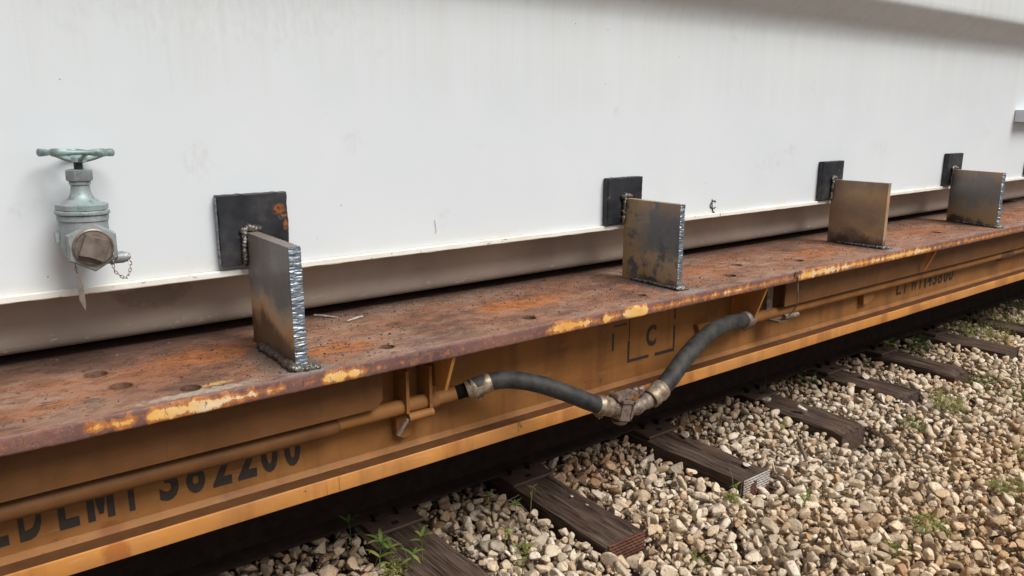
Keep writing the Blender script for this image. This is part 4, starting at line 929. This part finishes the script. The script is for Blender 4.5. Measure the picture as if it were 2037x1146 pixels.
stub(.955, 2.335, 1.005, 2.262, .0042, 'pale burnt rod stub just right of the nearest bracket, left one of the two')
stub(1.075, 2.225, 1.01, 2.205, .0042, 'pale pointed rod stub, right one of the two near the nearest bracket')
def pebble(x, y, z, r, lab, seed, col_=.9, sq=1.):
    random.seed(seed); m_ = MB(); V, F = PH[seed % len(PH)]; R_ = flat_rotm(1, .3)[0]
    W = (V@R_.T)*r; W[:, 2] *= sq; W[:, 2] -= W[:, 2].min(); W += np.array([x, y, z]); m_.add(W.tolist(), F.tolist())
    o_ = put('loose_stone', m_, T['stone'], loc=(x, y, z)); tag(o_, lab, 'stone', 'loose stones lying on the ties')
    at = o_.data.attributes.new('tint', 'FLOAT', 'FACE'); at.data.foreach_set('value', [col_]*len(o_.data.polygons))
pebble(2.715, 2.22, .0, .036, 'cream stone on the left part of the tie with the silver nail plate', 3, .98, .8)
pebble(2.70, 1.86, .0, .024, 'flat white stone near the end of the tie with the silver nail plate', 5, .99, .5)
pebble(3.42, 2.27, .0, .03, 'pale stone at the upper left of the black bare-ended tie', 7, .9)
pebble(3.44, 2.06, .0, .03, 'upright pale stone halfway along the black bare-ended tie', 8, .99, 1.2)
pebble(1.895, 2.11, .0, .011, 'tiny white pebble on the reddish tie, farther from its end', 9, .98)
pebble(1.90, 2.02, .0, .008, 'tiniest tan pebble on the reddish tie, nearer its end', 10, .55)
pebble(4.21, 2.15, .0, .028, 'pale stone on the gray-brown cracked tie', 2, .9)

# ------------------------------------------------------------ weeds, twigs, leaves
def hgt(x, y):
    i, j = int((x-X0)/CELL), int((y-Y0)/CELL); return float(H[min(max(i, 0), HX-1), min(max(j, 0), HY-1)])
def leaf_mb(m_, base, az, L, wd_, el, bend=.5, n=5):
    b = Vector(base); d = Vector((math.cos(az), math.sin(az), 0)); sd = Vector((-d.y, d.x, 0)); vs_ = []
    q = b.copy(); e = el
    for i in range(n+1):
        t = i/n; w_ = wd_*math.sin(PI*min(1, t*.92+.08))**.8*(1-t*.35)
        if i == n: w_ = wd_*.02
        upn = Vector((-d.x*math.sin(e), -d.y*math.sin(e), math.cos(e)))
        vs_ += [q-sd*w_+upn*w_*.25, q, q+sd*w_+upn*w_*.25]
        q = q+(d*math.cos(e)+Vector((0, 0, 1))*math.sin(e))*(L/n); e -= bend/n
    m_.add(vs_, [(i*3+k, i*3+k+1, i*3+k+4, i*3+k+3) for i in range(n) for k in (0, 1)])
def broad_weed(x, y, h, n, lab, mat, L=.05, lean=(0, 0), z=None, seed=0):
    random.seed(seed); z = hgt(x, y)-.02 if z is None else z
    t = thing('leafy_weed', (x, y, z), lab, 'weed', 'leafy weeds sprouting from the ballast')
    top_ = Vector((x+lean[0], y+lean[1], z+h)); mid = Vector((x+lean[0]*.35, y+lean[1]*.35, z+h*.55))
    st = crom([(x, y, z), mid, top_], 5); put('stem', MB().tube(st, [.0018*(1-.5*i/len(st)) for i in range(len(st))], 6), T[mat], t, 60)
    for k in range(n):
        q = st[-1] if k < n*.6 else st[int(len(st)*random.uniform(.5, .9))]
        m_ = MB(); leaf_mb(m_, q, k*2.4+random.uniform(-.3, .3), L*random.uniform(.65, 1.15), L*.14, random.uniform(-.1, 1.0), random.uniform(.4, 1.2))
        put('leaf', m_, T[mat if random.random() < .8 else 'leafy'], t, 180, recalc=False)
def tuft(x, y, n, L, r, lab, mat, name='grass_tuft', cat='grass tuft', group='grass tufts in the ballast', seed=0, wide=.0016, lv=0):
    random.seed(seed); z = hgt(x, y)-.015; m_ = MB()
    for k in range(n):
        a_ = random.uniform(0, 2*PI); rr = r*math.sqrt(random.random()); bx_, by_ = x+rr*math.cos(a_), y+rr*math.sin(a_)
        if lv:
            hh = L*random.uniform(.3, 1); q = (bx_, by_, z+hh); m_.tube([(bx_, by_, z), (bx_+random.uniform(-.004, .004), by_, z+hh)], .0006, 3, False)
            for j in range(lv): leaf_mb(m_, (bx_, by_, z+hh*random.uniform(.4, 1)), random.uniform(0, 2*PI), .014*random.uniform(.5, 1.5), .0032, random.uniform(-.2, .8), .5, 2)
        else: leaf_mb(m_, (bx_, by_, z), random.uniform(0, 2*PI), L*random.uniform(.5, 1.1), wide, random.uniform(.7, 1.5), random.uniform(.4, 1.6), 5)
    o_ = put(name, m_, T[mat], None, 180, loc=(x, y, z), recalc=False); tag(o_, lab, cat, group)
broad_weed(1.030, 2.295, .10, 6, 'leafy weed sprouting against the dark shade, leftmost at the bottom', 'leafd', .05, (.0, .02), seed=1)
broad_weed(1.105, 2.17, .10, 6, 'tall thin weed with one upright leaf at the left edge of the bottom tie', 'leaf', .055, (.02, .02), seed=2)
broad_weed(1.20, 2.10, .09, 6, 'weed of bright leaves in front of the bottom tie, right one of its group', 'leaf', .05, (.0, .0), z=-.01, seed=3)
broad_weed(1.05, 2.13, .10, 7, 'brightest green weed at the very bottom, between gravel and the bottom tie', 'leaf', .06, (.02, .02), seed=4)
broad_weed(1.135, 2.05, .07, 5, 'small green weed at the bottom picture edge on the bottom tie', 'leaf', .05, (.0, .0), z=-.01, seed=14)
broad_weed(1.60, 2.26, .085, 5, 'weed with a pointed upright leaf near the tie plate of the reddish tie', 'leafy', .045, (.0, .01), seed=5)
broad_weed(1.675, 2.19, .065, 6, 'low bright green weed beside the left edge of the reddish tie', 'leaf', .04, seed=6)
broad_weed(1.735, 2.17, .10, 4, 'thin weed with a star of leaves above the reddish tie edge', 'leafy', .035, (.02, .01), seed=7)
broad_weed(1.475, 1.99, .08, 4, 'thin yellow-green seedling in the gravel left of the reddish tie', 'leafy', .05, (.01, .01), seed=8)
broad_weed(1.43, 1.83, .06, 4, 'small seedling low in the gravel near the bottom edge', 'leaf', .035, seed=9)
broad_weed(2.485, 1.755, .07, 5, 'small bright weed at the corner of the silver-plated tie', 'leaf', .035, seed=10)
broad_weed(2.64, 1.54, .06, 5, 'bright weed in open gravel right of the silver-plated tie end', 'leaf', .045, (.01, 0), seed=11)
broad_weed(2.87, 1.19, .05, 4, 'tiny green weed in the lower right gravel beside a twig', 'leaf', .035, seed=12)
broad_weed(4.60, 2.25, .16, 10, 'tall dark green weed standing at the shadow edge behind the narrow tie', 'leafd', .09, (.03, 0), seed=13)
tuft(1.52, 1.93, 40, .04, .045, 'yellow-green mossy tuft in gravel left of the reddish tie', 'leafy', lv=4, seed=1)
tuft(1.09, 2.10, 36, .05, .045, 'yellowish tuft below the bottom weeds', 'leafy', lv=4, seed=2)
tuft(2.04, 1.60, 40, .05, .05, 'loose yellow-green tuft just below the rusty nail plate', 'leafy', lv=4, seed=3)
tuft(2.44, 1.74, 26, .05, .03, 'fuzzy tuft at the left corner of the silver nail plate', 'leafy', lv=4, seed=4)
tuft(4.15, 1.66, 90, .10, .09, 'airy yellow-green plant in the gravel right of the cracked tie', 'leafy', lv=5, seed=5)
tuft(3.78, 1.66, 40, .06, .06, 'small green patch below the cracked tie end', 'leaf', lv=4, seed=6)
tuft(5.12, 2.28, 80, .15, .07, 'tall sprig with tiny pale flowers at the start of the flat gray tie', 'leafd', lv=5, seed=7)
tuft(5.95, 2.50, 180, .18, .26, 'dark grass clump in the shade beyond the flat gray tie', 'leafd', seed=8, wide=.0025)
tuft(5.75, 2.12, 150, .12, .18, 'yellow-green grass clump behind the flat gray tie', 'leafy', seed=9, lv=4)
tuft(6.35, 2.2, 120, .14, .16, 'tall grass clump near the right picture edge', 'leafy', seed=10, wide=.002)
tuft(4.85, 1.62, 260, .11, .22, 'widest bright green patch at the right edge below the frayed tie', 'leaf', lv=5, seed=11)
tuft(5.1, 1.52, 120, .09, .14, 'green patch farther along behind the widest bright patch', 'leaf', lv=5, seed=12)
tuft(3.55, 1.13, 90, .04, .09, 'yellow mossy patch at the right edge, middle height of the gravel', 'leafy', lv=4, seed=13)
tuft(3.0, 1.20, 110, .03, .08, 'flat olive moss patch in lower right gravel, upper one', 'leafy', lv=4, seed=14)
tuft(2.72, 1.20, 80, .03, .05, 'flat olive moss patch in lower right gravel, lower one', 'leafy', lv=4, seed=15)
tuft(4.05, 1.2, 80, .05, .1, 'thin olive tuft high at the right gravel edge', 'leafy', lv=4, seed=16)
tuft(3.5, 2.36, 24, .12, .05, 'sparse dark grass in the shade at the far end of the black tie', 'leafd', seed=17, wide=.002)
tuft(3.95, 2.36, 30, .10, .06, 'sparse dark sprigs in shade above the cracked tie', 'leafd', lv=4, seed=18)
tuft(6.9, 2.3, 160, .16, .3, 'distant grass clump beyond the right picture edge', 'leafd', seed=19, wide=.0025)
def twig(pts, r, lab, cat='twig', mat='twig'):
    P = [(x, y, hgt(x, y)+dz) for x, y, dz in pts]; c = crom(P, 5)
    o_ = put('twig', MB().tube(c, [r*(1-.4*i/len(c)) for i in range(len(c))], 7), T[mat], loc=P[0], smooth=60); tag(o_, lab, cat, 'twigs fallen on the gravel')
twig([(3.19, 1.93, .012), (3.08, 1.84, .012), (2.98, 1.75, .008)], .011, 'thick dark stick leaning in gravel left of the black tie end')
twig([(2.57, 1.35, .012), (2.52, 1.30, .012), (2.47, 1.255, .006)], .0055, 'straight gray twig in gravel at lower right centre')
twig([(3.05, 1.17, .01), (3.10, 1.14, .012), (3.17, 1.10, .008)], .0045, 'short pale twig left of the long twig')
twig([(3.20, 1.09, .01), (3.17, 1.01, .012), (3.145, .94, .012), (3.12, .86, .01)], .005, 'longest gray twig reaching the right picture edge')
twig([(2.93, .985, .01), (2.87, .95, .012), (2.83, .93, .01)], .005, 'pale stubby twig low at the right')
twig([(1.62, 2.33, .03), (1.70, 2.22, .02), (1.74, 2.17, .02)], .002, 'thin dry stalk crossing the gravel beside the reddish tie')
def dleaf(x, y, L, lab, mat, az, z=None):
    m_ = MB(); leaf_mb(m_, (x, y, (hgt(x, y)+.006 if z is None else z)), az, L, L*.32, .35, .5); o_ = put('dry_leaf', m_, T[mat], loc=(x, y, 0), smooth=180, recalc=False); tag(o_, lab, 'leaf', 'dead leaves on the gravel')
dleaf(2.83, 2.24, .07, 'dark brown curled leaf above the silver-plated tie', 'drybr', .6)
dleaf(2.09, 2.34, .05, 'tan leaf in gravel between the reddish and silver-plated ties', 'drytan', .2)
dleaf(1.365, 2.30, .06, 'tan leaf at the corner of the lowest tie plate', 'drytan', -.9)
dleaf(2.50, 2.0, .05, 'brown pointed leaf against the left side of the silver-plated tie', 'drybr', 1.2)
dleaf(3.15, 1.98, .05, 'olive leaf beside the thick dark stick', 'leafy', 1.2)
for k, (x, y, dx, dy, h) in enumerate([(1.08, 2.24, .03, -.05, .12), (1.16, 2.13, -.06, .02, .10), (1.62, 2.24, .09, -.03, .07), (2.5, 1.78, .02, .04, .09), (3.02, 1.66, -.03, .02, .11), (2.62, 1.57, .05, .03, .10), (3.45, 1.15, -.02, .04, .09), (3.75, 1.62, .05, -.02, .12)]):
    z = hgt(x, y)-.01; o_ = put('dead_stem', MB().tube(crom([(x, y, z), (x+dx*.3, y+dy*.3, z+h*.6), (x+dx, y+dy, z+h)], 4), .0012, 5), T['twig'], loc=(x, y, z), smooth=60)
    tag(o_, ['thin dead stem behind the leftmost bottom weed', 'bent dead stem over the bottom tie', 'long leaning dead stem left of the reddish tie', 'dead stem at the corner of the silver-plated tie', 'dead stem near the thick dark stick', 'dead stem beside the bright weed in open gravel', 'dead stem in the moss patch at the right edge', 'dead stem below the cracked tie end'][k], 'dead stem', 'dead stems in the gravel')
# fine litter between the stones
random.seed(5); m = MB()
for k in range(170):
    x, y = random.uniform(1.0, 5.5), random.uniform(.9, 2.25)
    if TM[int((x-X0)/CELL), int((y-Y0)/CELL)]: continue
    a_ = random.uniform(0, PI); L = random.uniform(.02, .08); z = hgt(x, y)+.004
    m.tube([(x, y, z), (x+L*math.cos(a_), y+L*math.sin(a_), z+random.uniform(-.004, .012))], .0009, 4, False)
tag(put('straw_litter', m, T['drytan']), 'dry straw bits strewn through the gravel', 'litter', kind='stuff')
